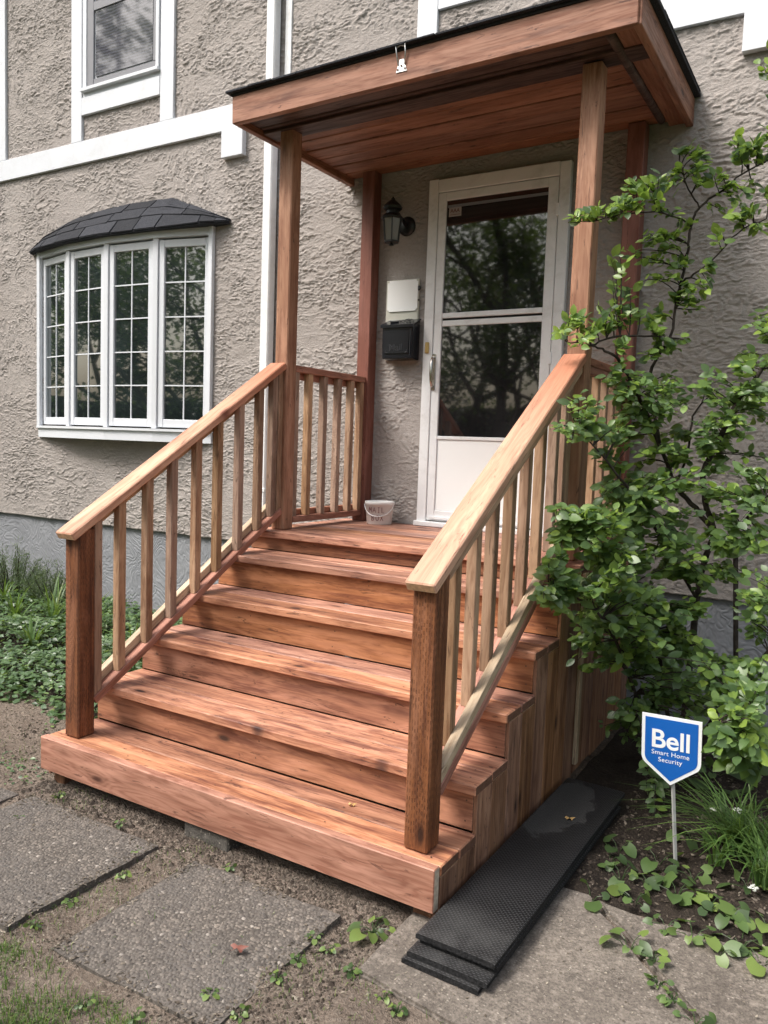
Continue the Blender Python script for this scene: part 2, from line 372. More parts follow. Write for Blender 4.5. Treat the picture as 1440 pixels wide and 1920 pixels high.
def box_mesh(l, w, t, bev, mat):
    k = (round(l, 4), round(w, 4), round(t, 4), bev, mat)
    if k in BOXC: return BOXC[k]
    bm = bmesh.new(); bmesh.ops.create_cube(bm, size=1); bmesh.ops.scale(bm, vec=(l, w, t), verts=bm.verts)
    if bev: bmesh.ops.bevel(bm, geom=bm.edges[:], offset=min(bev, .3*min(l, w, t)), segments=1, affect='EDGES')
    me = bpy.data.meshes.new('board'); bm.to_mesh(me); bm.free(); me.materials.append(M[mat])
    BOXC[k] = me; return me
def board(name, parent, p0, p1, wid, thk, wdir, mat, bev=.003, label=None):
    """board from p0 to p1 (centre line), width along wdir, thickness normal to both; local X = grain"""
    p0, p1 = Vector(p0), Vector(p1); d = p1-p0; L = d.length; X = d/L
    Y = Vector(wdir); Y = (Y - X*Y.dot(X)).normalized(); Z = X.cross(Y)
    Mw = Matrix((X, Y, Z)).transposed().to_4x4(); Mw.translation = (p0+p1)/2
    o = place(bpy.data.objects.new(name, box_mesh(L, wid, thk, bev, mat)), parent, Mw)
    if label: o['label'] = label
    return o
def box(name, parent, x0, x1, y0, y1, z0, z1, mat, bev=.003, label=None, T=None):
    d = [x1-x0, y1-y0, z1-z0]; ax = [Vector((1, 0, 0)), Vector((0, 1, 0)), Vector((0, 0, 1))]
    od = sorted(range(3), key=lambda i: -d[i])
    X, Y = ax[od[0]], ax[od[1]]; Z = X.cross(Y)
    Mw = Matrix((X, Y, Z)).transposed().to_4x4(); Mw.translation = ((x0+x1)/2, (y0+y1)/2, (z0+z1)/2)
    if T is not None: Mw = T @ Mw
    o = place(bpy.data.objects.new(name, box_mesh(d[od[0]], d[od[1]], d[od[2]], bev, mat)), parent, Mw)
    if label: o['label'] = label
    return o
def prism(bm, poly, f0, f1):
    """poly: 2d points; f0/f1 map (u,v)->3d for the two faces"""
    a = [bm.verts.new(f0(*p)) for p in poly]; b = [bm.verts.new(f1(*p)) for p in poly]
    bm.faces.new(a); bm.faces.new(b[::-1])
    for i in range(len(a)):
        j = (i+1) % len(a); bm.faces.new((a[i], b[i], b[j], a[j]))
def tube(bm, pts, rads, seg=6, cap=True):
    rings = []; prev = None
    for i, p in enumerate(pts):
        p = Vector(p); t = (Vector(pts[min(i+1, len(pts)-1)])-Vector(pts[max(i-1, 0)])).normalized()
        a = Vector((0, 0, 1)) if abs(t.z) < .9 else Vector((1, 0, 0))
        if prev is not None: a = prev
        u = (a - t*a.dot(t)).normalized(); v = t.cross(u); prev = u
        r = rads[i] if hasattr(rads, '__len__') else rads
        rings.append([bm.verts.new(p+(u*math.cos(2*math.pi*k/seg)+v*math.sin(2*math.pi*k/seg))*r) for k in range(seg)])
    for A, B in zip(rings, rings[1:]):
        for k in range(seg): bm.faces.new((A[k], A[(k+1) % seg], B[(k+1) % seg], B[k]))
    if cap:
        bm.faces.new(rings[0][::-1]); bm.faces.new(rings[-1])
def lathe(bm, prof, seg=24, c=(0, 0, 0)):
    c = Vector(c); rings = []
    for r, z in prof:
        if r < 1e-5: rings.append([bm.verts.new(c+Vector((0, 0, z)))])
        else: rings.append([bm.verts.new(c+Vector((r*math.cos(2*math.pi*k/seg), r*math.sin(2*math.pi*k/seg), z))) for k in range(seg)])
    for A, B in zip(rings, rings[1:]):
        for k in range(seg):
            j = (k+1) % seg
            if len(A) == 1 and len(B) == 1: continue
            if len(A) == 1: bm.faces.new((A[0], B[k], B[j]))
            elif len(B) == 1: bm.faces.new((A[k], A[j], B[0]))
            else: bm.faces.new((A[k], A[j], B[j], B[k]))
def smoothstep(a, b, x):
    t = max(0, min(1, (x-a)/(b-a))); return t*t*(3-2*t)
def text_mesh(name, s, size, mat, parent, Mw, extrude=.0006, offset=0.0, spacing=1.0):
    cu = bpy.data.curves.new(name, 'FONT'); cu.body = s; cu.size = size; cu.extrude = extrude; cu.offset = offset
    cu.align_x = 'CENTER'; cu.space_character = spacing
    to = bpy.data.objects.new(name+'_tmp', cu); COL.objects.link(to)
    dg = bpy.context.evaluated_depsgraph_get(); me = bpy.data.meshes.new_from_object(to.evaluated_get(dg))
    bpy.data.objects.remove(to); bpy.data.curves.remove(cu)
    me.materials.clear(); return mesh_obj(name, me, mat, parent, Mw)
FRONT = Matrix(((1, 0, 0, 0), (0, 0, -1, 0), (0, 1, 0, 0), (0, 0, 0, 1)))   # text plane facing -y

# ------------------------------------------------------------------ ground
def nz(x, y, s, seed=0): return noise.noise(Vector((x*s+seed, y*s-seed, seed*.37)))
def ground_h(x, y):
    h = .016*nz(x, y, 2.2, 3) + .012*nz(x, y, 7, 9) + .007*nz(x, y, 19, 4)
    if x < 0.02 and y > -2.2: h += .06*smoothstep(-2.2, -1.2, y)
    return h - .007
bm = bmesh.new(); bmesh.ops.create_grid(bm, x_segments=2, y_segments=2, size=150)
lawn_o = bm_obj('lawn', bm, 'lawn', None, I((0, 0, -.075))); tag(lawn_o, kind='structure')
def sheet(name, x0, x1, y0, y1, st, mat, hf, keep=None):
    nx, ny = int((x1-x0)/st), int((y1-y0)/st)
    vs = [(x0+(x1-x0)*i/nx, y0+(y1-y0)*j/ny) for j in range(ny+1) for i in range(nx+1)]
    fs = [(j*(nx+1)+i, j*(nx+1)+i+1, (j+1)*(nx+1)+i+1, (j+1)*(nx+1)+i) for j in range(ny) for i in range(nx)]
    if keep: fs = [f for f in fs if keep(sum(vs[k][0] for k in f)/4, sum(vs[k][1] for k in f)/4)]
    me = bpy.data.meshes.new(name); me.from_pydata([(x, y, hf(x, y)) for x, y in vs], [], fs)
    for p in me.polygons: p.use_smooth = True
    o = mesh_obj(name, me, mat); return tag(o, kind='structure')
def fade(x, y):
    e = min((x+6.5), (5.2-x), (y+5.6))
    return -.09*(1-smoothstep(0, .9, e))
sheet('ground', -6.5, 5.2, -5.6, 0.0, .035, 'dirt', lambda x, y: ground_h(x, y)+fade(x, y))
def bed_h(x, y): return ground_h(x, y) + .022 + .016*nz(x, y, 9, 21) - .07*(1-smoothstep(-2.0, -1.86, y+.05*nz(x, y, 5, 2)))
sheet('garden_bed', 1.99, 5.0, -2.05, 0.0, .028, 'mulch', bed_h)
def lbed_h(x, y): return ground_h(x, y)+.012 - .09*(1-smoothstep(-2.05, -1.7, y+.09*nz(x, y, 3, 2)))
sheet('planting_bed', -6.3, 0.0, -2.1, 0.0, .04, 'mulch', lbed_h)

# ------------------------------------------------------------------ concrete walk and slabs
walk = bpy.data.objects.new('concrete_path', None); place(walk, None, I((2.4, -2.4, 0))); tag(walk, kind='structure')
def slab_poly(name, pts, z0, z1, mat, parent, bev=.008):
    bm = bmesh.new(); prism(bm, pts, lambda x, y: (x, y, z0), lambda x, y: (x, y, z1))
    bmesh.ops.recalc_face_normals(bm, faces=bm.faces)
    bmesh.ops.bevel(bm, geom=[e for e in bm.edges if abs(e.verts[0].co.z-z1) < 1e-5 and abs(e.verts[1].co.z-z1) < 1e-5], offset=bev, segments=2, affect='EDGES')
    return bm_obj(name, bm, mat, parent)
def rough_line(a, b, n, amp, seed):
    out = []; amp *= 1.6
    for i in range(n+1):
        t = i/n; x = a[0]+(b[0]-a[0])*t; y = a[1]+(b[1]-a[1])*t
        out.append((x+amp*nz(x, y, 8, seed), y+amp*nz(x, y, 8, seed+5)))
    return out
crack = rough_line((2.33, -1.93), (3.22, -2.86), 14, .012, 3)
slab_poly('concrete_slab', [(1.868, -1.95)] + [(1.868, -2.55), (1.872, -2.70)] + rough_line((1.885, -2.715), (3.21, -2.90), 9, .006, 8) + crack[::-1], -.08, .012, 'concrete', walk)
slab_poly('concrete_slab', [(x+.018, y+.012) for x, y in crack] + [(4.6, -2.95), (4.6, -1.90)] + rough_line((3.6, -1.93), (2.40, -1.945), 8, .012, 4), -.08, .006, 'concrete', walk)

def pebble_slab(name, x0, x1, y0, y1, z, rot, label, cover=1.0):
    t = thing(name, ((x0+x1)/2, (y0+y1)/2, 0), label, 'paving slab', 'square pebble slabs in front of the steps')
    T = I(((x0+x1)/2, (y0+y1)/2, 0)) @ Matrix.Rotation(math.radians(rot), 4, 'Z')
    hx, hy = (x1-x0)/2, (y1-y0)/2
    bm = bmesh.new()
    per = rough_line((-hx, -hy), (hx, -hy), 12, .006, 1)[:-1]+rough_line((hx, -hy), (hx, hy), 12, .006, 2)[:-1]+rough_line((hx, hy), (-hx, hy), 12, .006, 3)[:-1]+rough_line((-hx, hy), (-hx, -hy), 12, .006, 4)[:-1]
    prism(bm, per, lambda x, y: (x, y, -.05), lambda x, y: (x, y, z))
    b = bm_obj('slab_base', bm, 'slab', t, T)
    vs, fs, tint = [], [], []
    rr = random.Random(hash(label) % 1000 if False else int(x0*1000)+7)
    st = .0135; ny = int(2*hy/st); nx = int(2*hx/st)
    for j in range(ny):
        for i in range(nx):
            if rr.random() > .93*cover: continue
            x = -hx+(i+.5+(.5 if j % 2 else 0))*st+rr.uniform(-.004, .004); y = -hy+(j+.5)*st+rr.uniform(-.004, .004)
            if abs(x) > hx-.008 or abs(y) > hy-.008: continue
            a = rr.uniform(.0048, .0095); bq = a*rr.uniform(.55, .95); hh = rr.uniform(.0012, .0036); an = rr.uniform(0, math.pi)
            ca, sa = math.cos(an), math.sin(an); k0 = len(vs)
            for (rad, zz) in ((1.0, -.001), (.72, .72)):
                for k in range(6):
                    c_, s_ = math.cos(k*math.pi/3)*a*rad, math.sin(k*math.pi/3)*bq*rad
                    vs.append((x+c_*ca-s_*sa, y+c_*sa+s_*ca, z+hh*zz))
            vs.append((x, y, z+hh))
            tv = min(.9, max(0, rr.gauss(.45, .20))) if rr.random() > .015 else 1.0
            for k in range(6):
                q = (k+1) % 6
                fs.append((k0+k, k0+q, k0+6+q, k0+6+k)); fs.append((k0+6+k, k0+6+q, k0+12)); tint += [tv, tv]
    me = bpy.data.meshes.new('pebbles'); me.from_pydata(vs, [], fs)
    at_ = me.attributes.new('tint', 'FLOAT', 'FACE'); at_.data.foreach_set('value', tint)
    for p in me.polygons: p.use_smooth = True
    tag(mesh_obj('pebbles', me, 'pebble', t, T), kind='stuff')
pebble_slab('paving_slab', 1.055, 1.685, -3.125, -2.515, .006, 1.0, 'square pebble-faced slab before the middle of the bottom step, a red leaf on it')
pebble_slab('paving_slab', .13, .868, -3.15, -2.535, .013, -.6, 'square pebble-faced slab at the left edge, before the left newel post')
pebble_slab('paving_slab', -.60, .055, -3.16, -2.56, .001, 1.5, 'half-sunken pebble-faced slab farthest left, cut by the picture edge')
cb = thing('concrete_block', (.98, -2.33, 0), 'grey concrete block wedged under the bottom step', 'block')
box('block_body', cb, .86, 1.09, -2.392, -2.22, -.04, .050, 'block', .006)

# ------------------------------------------------------------------ house
house = thing('house', (0, 0, 0), 'beige stucco house with white trim and grey foundation behind the porch', 'house')
def vnoise(x, y, seed):
    T = np.random.RandomState(seed).rand(256, 256).astype(np.float32)
    xi = np.floor(x).astype(np.int64); yi = np.floor(y).astype(np.int64); fx = x-xi; fy = y-yi
    fx = fx*fx*fx*(fx*(fx*6-15)+10); fy = fy*fy*fy*(fy*(fy*6-15)+10)
    a, b = xi & 255, yi & 255; a1, b1 = (a+1) & 255, (b+1) & 255
    return (T[a, b]*(1-fx)+T[a1, b]*fx)*(1-fy)+(T[a, b1]*(1-fx)+T[a1, b1]*fx)*fy
def fbm(x, y, seed, octv=3, g=.5):
    s_ = 0; a = 1; t = 0
    for k in range(octv): s_ = s_+a*vnoise(x*2**k, y*2**k, seed+k); t += a; a *= g
    return s_/t
def stucco_relief(x0, x1, z0, z1, dx, dz):
    nx, nzz = int((x1-x0)/dx)+1, int((z1-z0)/dz)+1
    X, Zg = np.meshgrid(np.linspace(x0, x1, nx), np.linspace(z0, z1, nzz)); X0, Z0 = X+20, Zg+20
    X = X0+.07*(fbm(X0*4, Z0*4, 1, 2)-.5)+.030*(fbm(X0*30, Z0*30, 3, 2)-.5)
    Z = Z0+.07*(fbm(X0*4, Z0*4, 5, 2)-.5)+.030*(fbm(X0*30, Z0*30, 7, 2)-.5)
    def lay(ax, az, lev, seed):
        t = fbm(X*ax, Z*az, seed, 2, .45)*lev; f = t-np.floor(t)
        return np.clip(f/.88, 0, 1)**3.2*(1-np.clip((f-.90)/.10, 0, 1))
    sel = np.clip((fbm(X0*1.3, Z0*1.3, 40, 2)-.60)/.05, 0, 1)
    m1 = .35+.65*np.clip((fbm(X0*4, Z0*6, 50, 2)-.38)/.18, 0, 1); m2 = np.clip((fbm(X0*3, Z0*5, 60, 2)-.40)/.15, 0, 1)
    h = (lay(7.5, 24., 4.4, 11)*(1-sel)+lay(23., 8., 4.4, 21)*sel)*m1*.0086+lay(12., 34., 3.4, 31)*m2*.0062+.004*(fbm(X0*9, Z0*14, 70, 2)-.5)
    base = np.where(np.abs(Zg-z0) < 1e-6, .03, 0.0)
    zz = Zg.copy(); zz[0] += .022*(fbm(X0[0]*6, X0[0]*0+3, 80, 3)-.5)*0; zz[1] += 0
    Y = -h+.002; Y[0] = .045; zz[0] = z0+.012*(fbm(X0[0]*9, X0[0]*0+3., 80, 3)-.5); zz[1] = zz[0]-.001; Y[1] -= .004
    co = np.stack([X0*0+np.linspace(x0, x1, nx)[None, :], Y, zz], -1).reshape(-1, 3).astype(np.float32)
    ii = (np.arange(nzz-1)[:, None]*nx+np.arange(nx-1)[None, :]).reshape(-1); F4 = np.stack([ii, ii+1, ii+nx+1, ii+nx], -1).astype(np.int32)
    fxc, fzc = co[F4[:, 0], 0], co[F4[:, 0], 2]; hid = np.zeros(len(F4), bool)
    for a0, a1, b0, b1 in ((-3.30, -1.32, 1.54, 3.10), (.60, 1.45, 1.1, 3.17), (-2.74, -1.88, 4.36, 5.5), (-.02, 2.09, 3.35, 3.40), (-4.2, 3.3, 3.83, 3.96)): hid |= (fxc > a0) & (fxc < a1) & (fzc > b0) & (fzc < b1)
    F4 = F4[~hid]
    me = bpy.data.meshes.new('stucco_wall'); me.vertices.add(len(co)); me.vertices.foreach_set('co', co.ravel())
    me.loops.add(F4.size); me.loops.foreach_set('vertex_index', F4.ravel()); me.polygons.add(len(F4))
    me.polygons.foreach_set('loop_start', np.arange(0, F4.size, 4, dtype=np.int32)); me.polygons.foreach_set('use_smooth', np.ones(len(F4), dtype=bool)); me.update(); me.validate()
    return mesh_obj('stucco_wall', me, 'stucco', house)
stucco_relief(-4.15, 3.2, .775, 5.42, .0080, .0052)
box('stucco_wall', house, -9, 7, 0.008, .25, .80, 6.4, 'stucco', 0)
box('stucco_wall', house, -9, -4.15, 0.0, .0075, .775, 6.4, 'stucco', 0); box('stucco_wall', house, 3.2, 7, 0.0, .0075, .775, 6.4, 'stucco', 0)
box('foundation', house, -9, 7, .022, .25, -.15, .7745, 'found', 0)
def tr(name, x0, x1, z0, z1, d=.025, mat='white', y=0.0): return box(name, house, x0, x1, y-d, y+.002, z0, z1, mat, .003)
tr('trim_band', -9, 7, 3.806, 3.985, .026)
for x0, x1 in ((-3.99, -3.808), (-2.904, -2.772), (-1.852, -1.708), (.425, .567), (2.95, 3.09)): tr('trim_post', x0, x1, 3.986, 6.4, .024)
tr('trim_rail', .568, 2.949, 4.245, 4.385, .022); tr('trim_rail', -2.770, -1.853, 4.190, 4.332, .028)
for x0, x1 in ((-1.19, -.985), (2.35, 2.56)): tr('trim_block', x0, x1, 3.607, 3.8055, .045)
# roof overhang above
bm = bmesh.new(); prism(bm, [(-.45, 6.30), (-.45, 6.42), (3.2, 8.6), (3.2, 8.45), (.25, 6.40)], lambda y, z: (-9.3, y, z), lambda y, z: (7.3, y, z)); bm_obj('roof', bm, 'shingle', house)
# upper window
uw = box('upper_window', house, -2.768, -1.854, -.012, .0015, 4.3335, 5.75, 'vinyl', .003)
def wp(n, x0, x1, y0, y1, z0, z1, m, b=.003): return box(n, uw, x0, x1, y0, y1, z0, z1, m, b)
wp('sill', -2.765, -1.857, -.05, -.013, 4.372, 4.400, 'vinyl')
wp('jamb', -2.745, -2.70, -.035, -.013, 4.401, 5.70, 'vinyl'); wp('jamb', -1.895, -1.86, -.035, -.013, 4.401, 5.70, 'vinyl')
wp('sash', -2.699, -2.62, -.028, -.013, 4.402, 5.70, 'greyframe'); wp('sash', -2.619, -1.896, -.026, -.013, 4.402, 4.455, 'greyframe'); wp('sash', -1.93, -1.896, -.027, -.013, 4.456, 5.70, 'greyframe')
wp('sash', -2.619, -1.931, -.029, -.013, 4.99, 5.06, 'greyframe')
M['upglass'] = None
def upglass():
    N = NT('screened_glass'); o = N.obj()
    wv = N.math('SINE', N.math('ADD', N.math('MULTIPLY', N.n('ShaderNodeSeparateXYZ', 1, {0: o}), 260.), N.math('MULTIPLY', N.noise(o, 5., 2.), 9.)))
    c = N.mix(N.remap(wv, -1, 1), (.040, .040, .052), (.085, .086, .108))
    m = N.done(c, .05, .9); N.b.inputs['Coat Weight'].default_value = .8; N.b.inputs['Coat IOR'].default_value = 1.45; N.b.inputs['Coat Roughness'].default_value = .03; return m
M['upglass'] = upglass()
wp('pane', -2.60, -1.94, -.022, -.013, 4.47, 4.985, 'upglass', 0); wp('pane', -2.60, -1.94, -.022, -.013, 5.065, 5.70, 'upglass', 0)
# downspout and wall strip
ds = box('downspout', house, -.752, -.675, -.085, -.012, .12, 6.3, 'alu', .008)
for z in (1.17,): box('strap', ds, -.757, -.670, -.088, -.004, z, z+.025, 'alu', .002)
tr('wall_strip', -.640, -.585, .776, 6.38, .012, 'alu')

# bow window
th = math.radians(4.0); XA, XB = -3.34, -1.28; Ls = (XB-XA)/(2*(math.cos(th)+math.cos(3*th)))
V = [Vector((XA, 0, 0))]
for a in (3*th, th, -th, -3*th): V.append(V[-1]+Vector((Ls*math.cos(a), -Ls*math.sin(a), 0)))
def off_poly(d, ext=0.0):
    out = []
    for i, v in enumerate(V):
        a = (V[i]-V[i-1]).normalized() if i > 0 else None; b = (V[i+1]-V[i]).normalized() if i < 4 else None
        t = (a+b).normalized() if a and b else (a or b)
        n = Vector((t.y, -t.x, 0))
        p = v+n*d
        if i == 0: p = Vector((XA-ext, -.002, 0)) if d >= 0 else Vector((XA+abs(d), -.002, 0))
        if i == 4: p = Vector((XB+ext, -.002, 0)) if d >= 0 else Vector((XB-abs(d), -.002, 0))
        out.append(p)
    return out
def bow_slab(name, d, ext, z0, z1, mat, parent):
    P = off_poly(d, ext)
    bm = bmesh.new(); poly = [(p.x, p.y) for p in P]
    if d > 0: poly = [(P[0].x, -.001), (P[0].x, -d)] + poly[1:4] + [(P[4].x, -d), (P[4].x, -.001)]
    prism(bm, poly, lambda x, y: (x, y, z0), lambda x, y: (x, y, z1))
    return bm_obj(name, bm, mat, parent)
bow = bow_slab('bow_window', .018, .012, 1.505, 1.585, 'vinyl', house)
bow_slab('sill', .034, .020, 1.586, 1.606, 'vinyl', bow)
bow_slab('head', .020, .012, 3.075, 3.135, 'vinyl', bow)
for i in range(4):
    a, b = V[i], V[i+1]; t = (b-a).normalized(); n = Vector((t.y, -t.x, 0)); L = (b-a).length
    def seg(name, u0, u1, z0, z1, d0, d1, mat, bev=.003):
        p0 = a+t*u0; c_ = a+t*((u0+u1)/2)+n*((d0+d1)/2)
        if u1-u0 > z1-z0:
            zc = (z0+z1)/2
            return board(name, bow, a+t*u0+n*((d0+d1)/2)+Vector((0, 0, zc)), a+t*u1+n*((d0+d1)/2)+Vector((0, 0, zc)), d1-d0, z1-z0, n, mat, bev)
        return board(name, bow, c_+Vector((0, 0, z0)), c_+Vector((0, 0, z1)), d1-d0, u1-u0, n, mat, bev)
    zb, zt = 1.607, 3.074
    seg('mullion', -.022 if i else .0, .026, zb, zt, -.05, .006, 'vinyl')
    if i == 3: seg('mullion', L-.030, L, zb, zt, -.05, .006, 'vinyl')
    u0, u1 = .030, L-(.030 if i < 3 else .034)
    fw = .048
    seg('sash', u0, u0+fw, zb+.012, zt-.012, -.04, -.006, 'vinyl'); seg('sash', u1-fw, u1, zb+.012, zt-.012, -.04, -.006, 'vinyl')
    seg('sash', u0+fw, u1-fw, zb+.012, zb+.075, -.04, -.008, 'vinyl'); seg('sash', u0+fw, u1-fw, zt-.070, zt-.012, -.04, -.008, 'vinyl')
    g0, g1, h0, h1 = u0+fw, u1-fw, zb+.075, zt-.070
    seg('pane', g0-.003, g1+.003, h0-.003, h1+.003, -.034, -.024, 'glass', 0)
    seg('muntin', (g0+g1)/2-.0048, (g0+g1)/2+.0048, h0, h1, -.0235, -.018, 'vinyl', 0)
    for k in range(1, 5):
        z = h0+(h1-h0)*k/5; seg('muntin', g0, g1, z-.0048, z+.0048, -.0236, -.0175, 'vinyl', 0)
for xj in (XA-.012, XB-.030): board('side_jamb', bow, (xj+.021, -.019, 1.587), (xj+.021, -.019, 3.134), .042, .034, (1, 0, 0), 'vinyl', .003)
# shingled cap
EV = [Vector((XA-.11, -.03, 3.135))]+[p+Vector((0, 0, 3.135)) for p in off_poly(.075)[1:4]]+[Vector((XB+.17, -.03, 3.150))]
EVs = [EV[0], EV[0].lerp(EV[1], .35)+Vector((0, -.035, 0)), EV[1], EV[2], EV[3], EV[3].lerp(EV[4], .72)+Vector((0, -.045, 0)), EV[4]]
TP = [Vector((XA-.10, 0, 3.155)), Vector((-3.20, 0, 3.285)), Vector((-2.85, 0, 3.375)), Vector((-2.30, 0, 3.412)), Vector((-1.72, 0, 3.402)), Vector((-1.36, 0, 3.26)), Vector((XB+.17, 0, 3.160))]
def pl(P, u):
    f = u*(len(P)-1); i = min(int(f), len(P)-2); return P[i].lerp(P[i+1], f-i)
def cap_pt(u, v):
    e, t = pl(EVs, u), pl(TP, u); p = e.lerp(t, v); p.z += .018*math.sin(math.pi*v)*min(1, (t.z-e.z)/.15); return p
bm = bmesh.new()
NU = 24; g = [[bm.verts.new(cap_pt(i/NU, j/6)) for i in range(NU+1)] for j in range(7)]
for j in range(6):
    for i in range(NU): bm.faces.new((g[j][i], g[j][i+1], g[j+1][i+1], g[j+1][i]))
lo = [bm.verts.new(cap_pt(i/NU, 0)+Vector((0, 0, -.016))) for i in range(NU+1)]; lw = [bm.verts.new(Vector((cap_pt(i/NU, 0).x, -.001, 3.119+.015*i/NU))) for i in range(NU+1)]
for i in range(NU):
    bm.faces.new((g[0][i], lo[i], lo[i+1], g[0][i+1])); bm.faces.new((lo[i], lw[i], lw[i+1], lo[i+1]))
bm_obj('cap_roof', bm, 'shingle', bow)
rs = random.Random(3)
for ci, (v0, v1) in enumerate(((-.03, .40), (.30, .72), (.62, 1.0))):
    cuts = [0.0]; 
    while cuts[-1] < 1: cuts.append(cuts[-1]+rs.uniform(.07, .15))
    cuts[-1] = 1.0
    for ua, ub in zip(cuts, cuts[1:]):
        bm = bmesh.new(); top, bot = [], []
        va = v0+rs.uniform(-.05, .05)*(ci > 0); thick = rs.uniform(.006, .012)
        for (u, v) in ((ua+.002, va), ((ua+ub)/2, va), (ub-.002, va), (ub-.002, v1), ((ua+ub)/2, v1), (ua+.002, v1)):
            p = cap_pt(u, v) if v >= 0 else cap_pt(u, 0)+(cap_pt(u, 0)-cap_pt(u, .2)).normalized()*.012
            k = 1.0 if v == va else .25
            up = Vector((0, -.45, .9)); top.append(bm.verts.new(p+up*(thick*k+.004*(3-ci)*0+.003))); bot.append(bm.verts.new(p+up*.0008))
        bm.faces.new(top); bm.faces.new(bot[::-1])
        for i in range(6): bm.faces.new((top[i], bot[i], bot[(i+1) % 6], top[(i+1) % 6]))
        bm_obj('shingle', bm, 'shingle', bow)

# door
cas = box('door_casing', house, .565, .632, -.040, -.0005, 1.045, 3.213, 'alu', .004)
box('door_casing', house, 1.418, 1.484, -.040, -.0005, 1.045, 3.205, 'alu', .004)
box('door_casing', house, .6325, 1.4175, -.042, -.0005, 3.128, 3.208, 'alu', .004)
box('threshold', house, .56, 1.49, -.075, -.0005, 1.030, 1.062, 'alu', .004)
door = box('storm_door', house, .634, 1.416, -.018, -.001, 1.066, 3.126, 'alu', 0)
def dp(n, x0, x1, y0, y1, z0, z1, m, b=.003): return box(n, door, x0, x1, y0, y1, z0, z1, m, b)
dp('stile', .636, .690, -.036, -.0185, 1.068, 3.124, 'alu'); dp('stile', 1.352, 1.414, -.036, -.0185, 1.068, 3.124, 'alu')
dp('rail', .6905, 1.3515, -.036, -.0185, 3.075, 3.124, 'alu'); dp('rail', .6905, 1.3515, -.036, -.0185, 1.068, 1.135, 'alu')
dp('rail', .6905, 1.3515, -.034, -.0185, 2.352, 2.384, 'alu'); dp('rail', .6905, 1.3515, -.030, -.0185, 2.302, 2.338, 'alu'); dp('rail', .6905, 1.3515, -.034, -.0185, 1.590, 1.612, 'alu')
dp('gap_strip', .6905, 1.3515, -.022, -.0185, 2.3385, 2.3515, 'dark', 0)
dp('kick_panel', .6905, 1.3515, -.026, -.0185, 1.1355, 1.5895, 'plastic'); dp('weather_strip', .66, 1.39, -.050, -.0365, 1.078, 1.098, 'alu')
dp('pane', .691, 1.351, -.0245, -.0186, 2.3845, 3.0745, 'doorglass', 0); dp('pane', .691, 1.351, -.0240, -.0186, 1.6125, 2.3015, 'doorglass', 0)
dp('stop_bar', .70, 1.35, -.030, -.0246, 3.030, 3.046, 'greyframe', 0)
st = dp('sticker', .705, .790, -.0258, -.0247, 2.975, 3.045, 'sticker', 0)
bm_ = text_mesh('letters', 'AAA', .032, 'stickerred', door, I((.747, -.0266, 3.000)) @ FRONT, .0002, .0006)
for z0, z1 in ((2.985, 2.988), (3.034, 3.037)): dp('sticker_line', .712, .783, -.0264, -.0259, z0, z1, 'stickerred', 0)
for z in (1.35, 2.05, 2.9): dp('hinge', 1.405, 1.425, -.046, -.0365, z, z+.07, 'alu', .002)
hp = at(811, 698, -.045)
bm = bmesh.new(); hz = hp.z; hx = .648
tube(bm, [(hx, -.038, hz+.095), (hx, -.062, hz+.088), (hx, -.074, hz+.05), (hx, -.076, hz), (hx, -.074, hz-.05), (hx, -.062, hz-.088), (hx, -.038, hz-.095)], [.007, .008, .010, .010, .009, .008, .007], 8)
hd = bm_obj('handle', bm, 'chrome', door, smooth=True)
bm = bmesh.new(); bmesh.ops.create_cube(bm, size=1); bmesh.ops.scale(bm, vec=(.028, .006, .23), verts=bm.verts); bmesh.ops.bevel(bm, geom=bm.edges[:], offset=.0028, segments=2, affect='EDGES')
bm_obj('handle_plate', bm, 'chrome', door, I((hx, -.040, hz)))
lp = at(800, 652, -.05); box('latch', house, lp.x-.012, lp.x+.014, -.056, -.0405, lp.z-.035, lp.z+.035, 'brass', .004)

# ------------------------------------------------------------------ porch
porch = thing('porch', (1.0, -1.2, 0), 'stained wooden front porch with six steps, railings and flat roof', 'porch')
Z1 = .201; HS = .179; RN = .272; D6 = -1.015; ZD = 1.028
def ry(k): return D6-(6-k)*RN
zt = {k: Z1+(k-1)*HS for k in range(1, 6)}; zt[6] = ZD
XL, XR = 0.0, 1.972
box('step_fascia', porch, XL-.002, XR-.006, -2.407, -2.3695, .056, Z1+.0015, 'fascia', .003)
rt = random.Random(8)
def brd(name, x0, x1, y0, y1, z0, z1, mat): 
    e = rt.uniform(-.003, .003); return box(name, porch, x0+rt.uniform(0, .003), x1+e, y0, y1, z0, z1+rt.uniform(-.001, .0012), mat, .004)
for k in range(1, 6):
    y0 = -2.369 if k == 1 else ry(k)-.028; y1 = ry(k+1)-.001; m_ = (y0+y1)/2
    brd('tread_board', XL, XR, y0, m_-.0025, zt[k]-.037, zt[k], 'tread'); brd('tread_board', XL, XR, m_+.0025, y1, zt[k]-.037, zt[k], 'tread')
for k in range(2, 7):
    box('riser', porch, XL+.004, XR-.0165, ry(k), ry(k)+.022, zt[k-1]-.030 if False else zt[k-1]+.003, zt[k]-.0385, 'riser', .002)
ny = 7; ya = D6-.03; yb = -.012; pw = (yb-ya)/ny
for i in range(ny): brd('deck_board', XL, XR, ya+i*pw+(.0025 if i else 0), ya+(i+1)*pw-.0025, ZD-.037, ZD, 'tread')
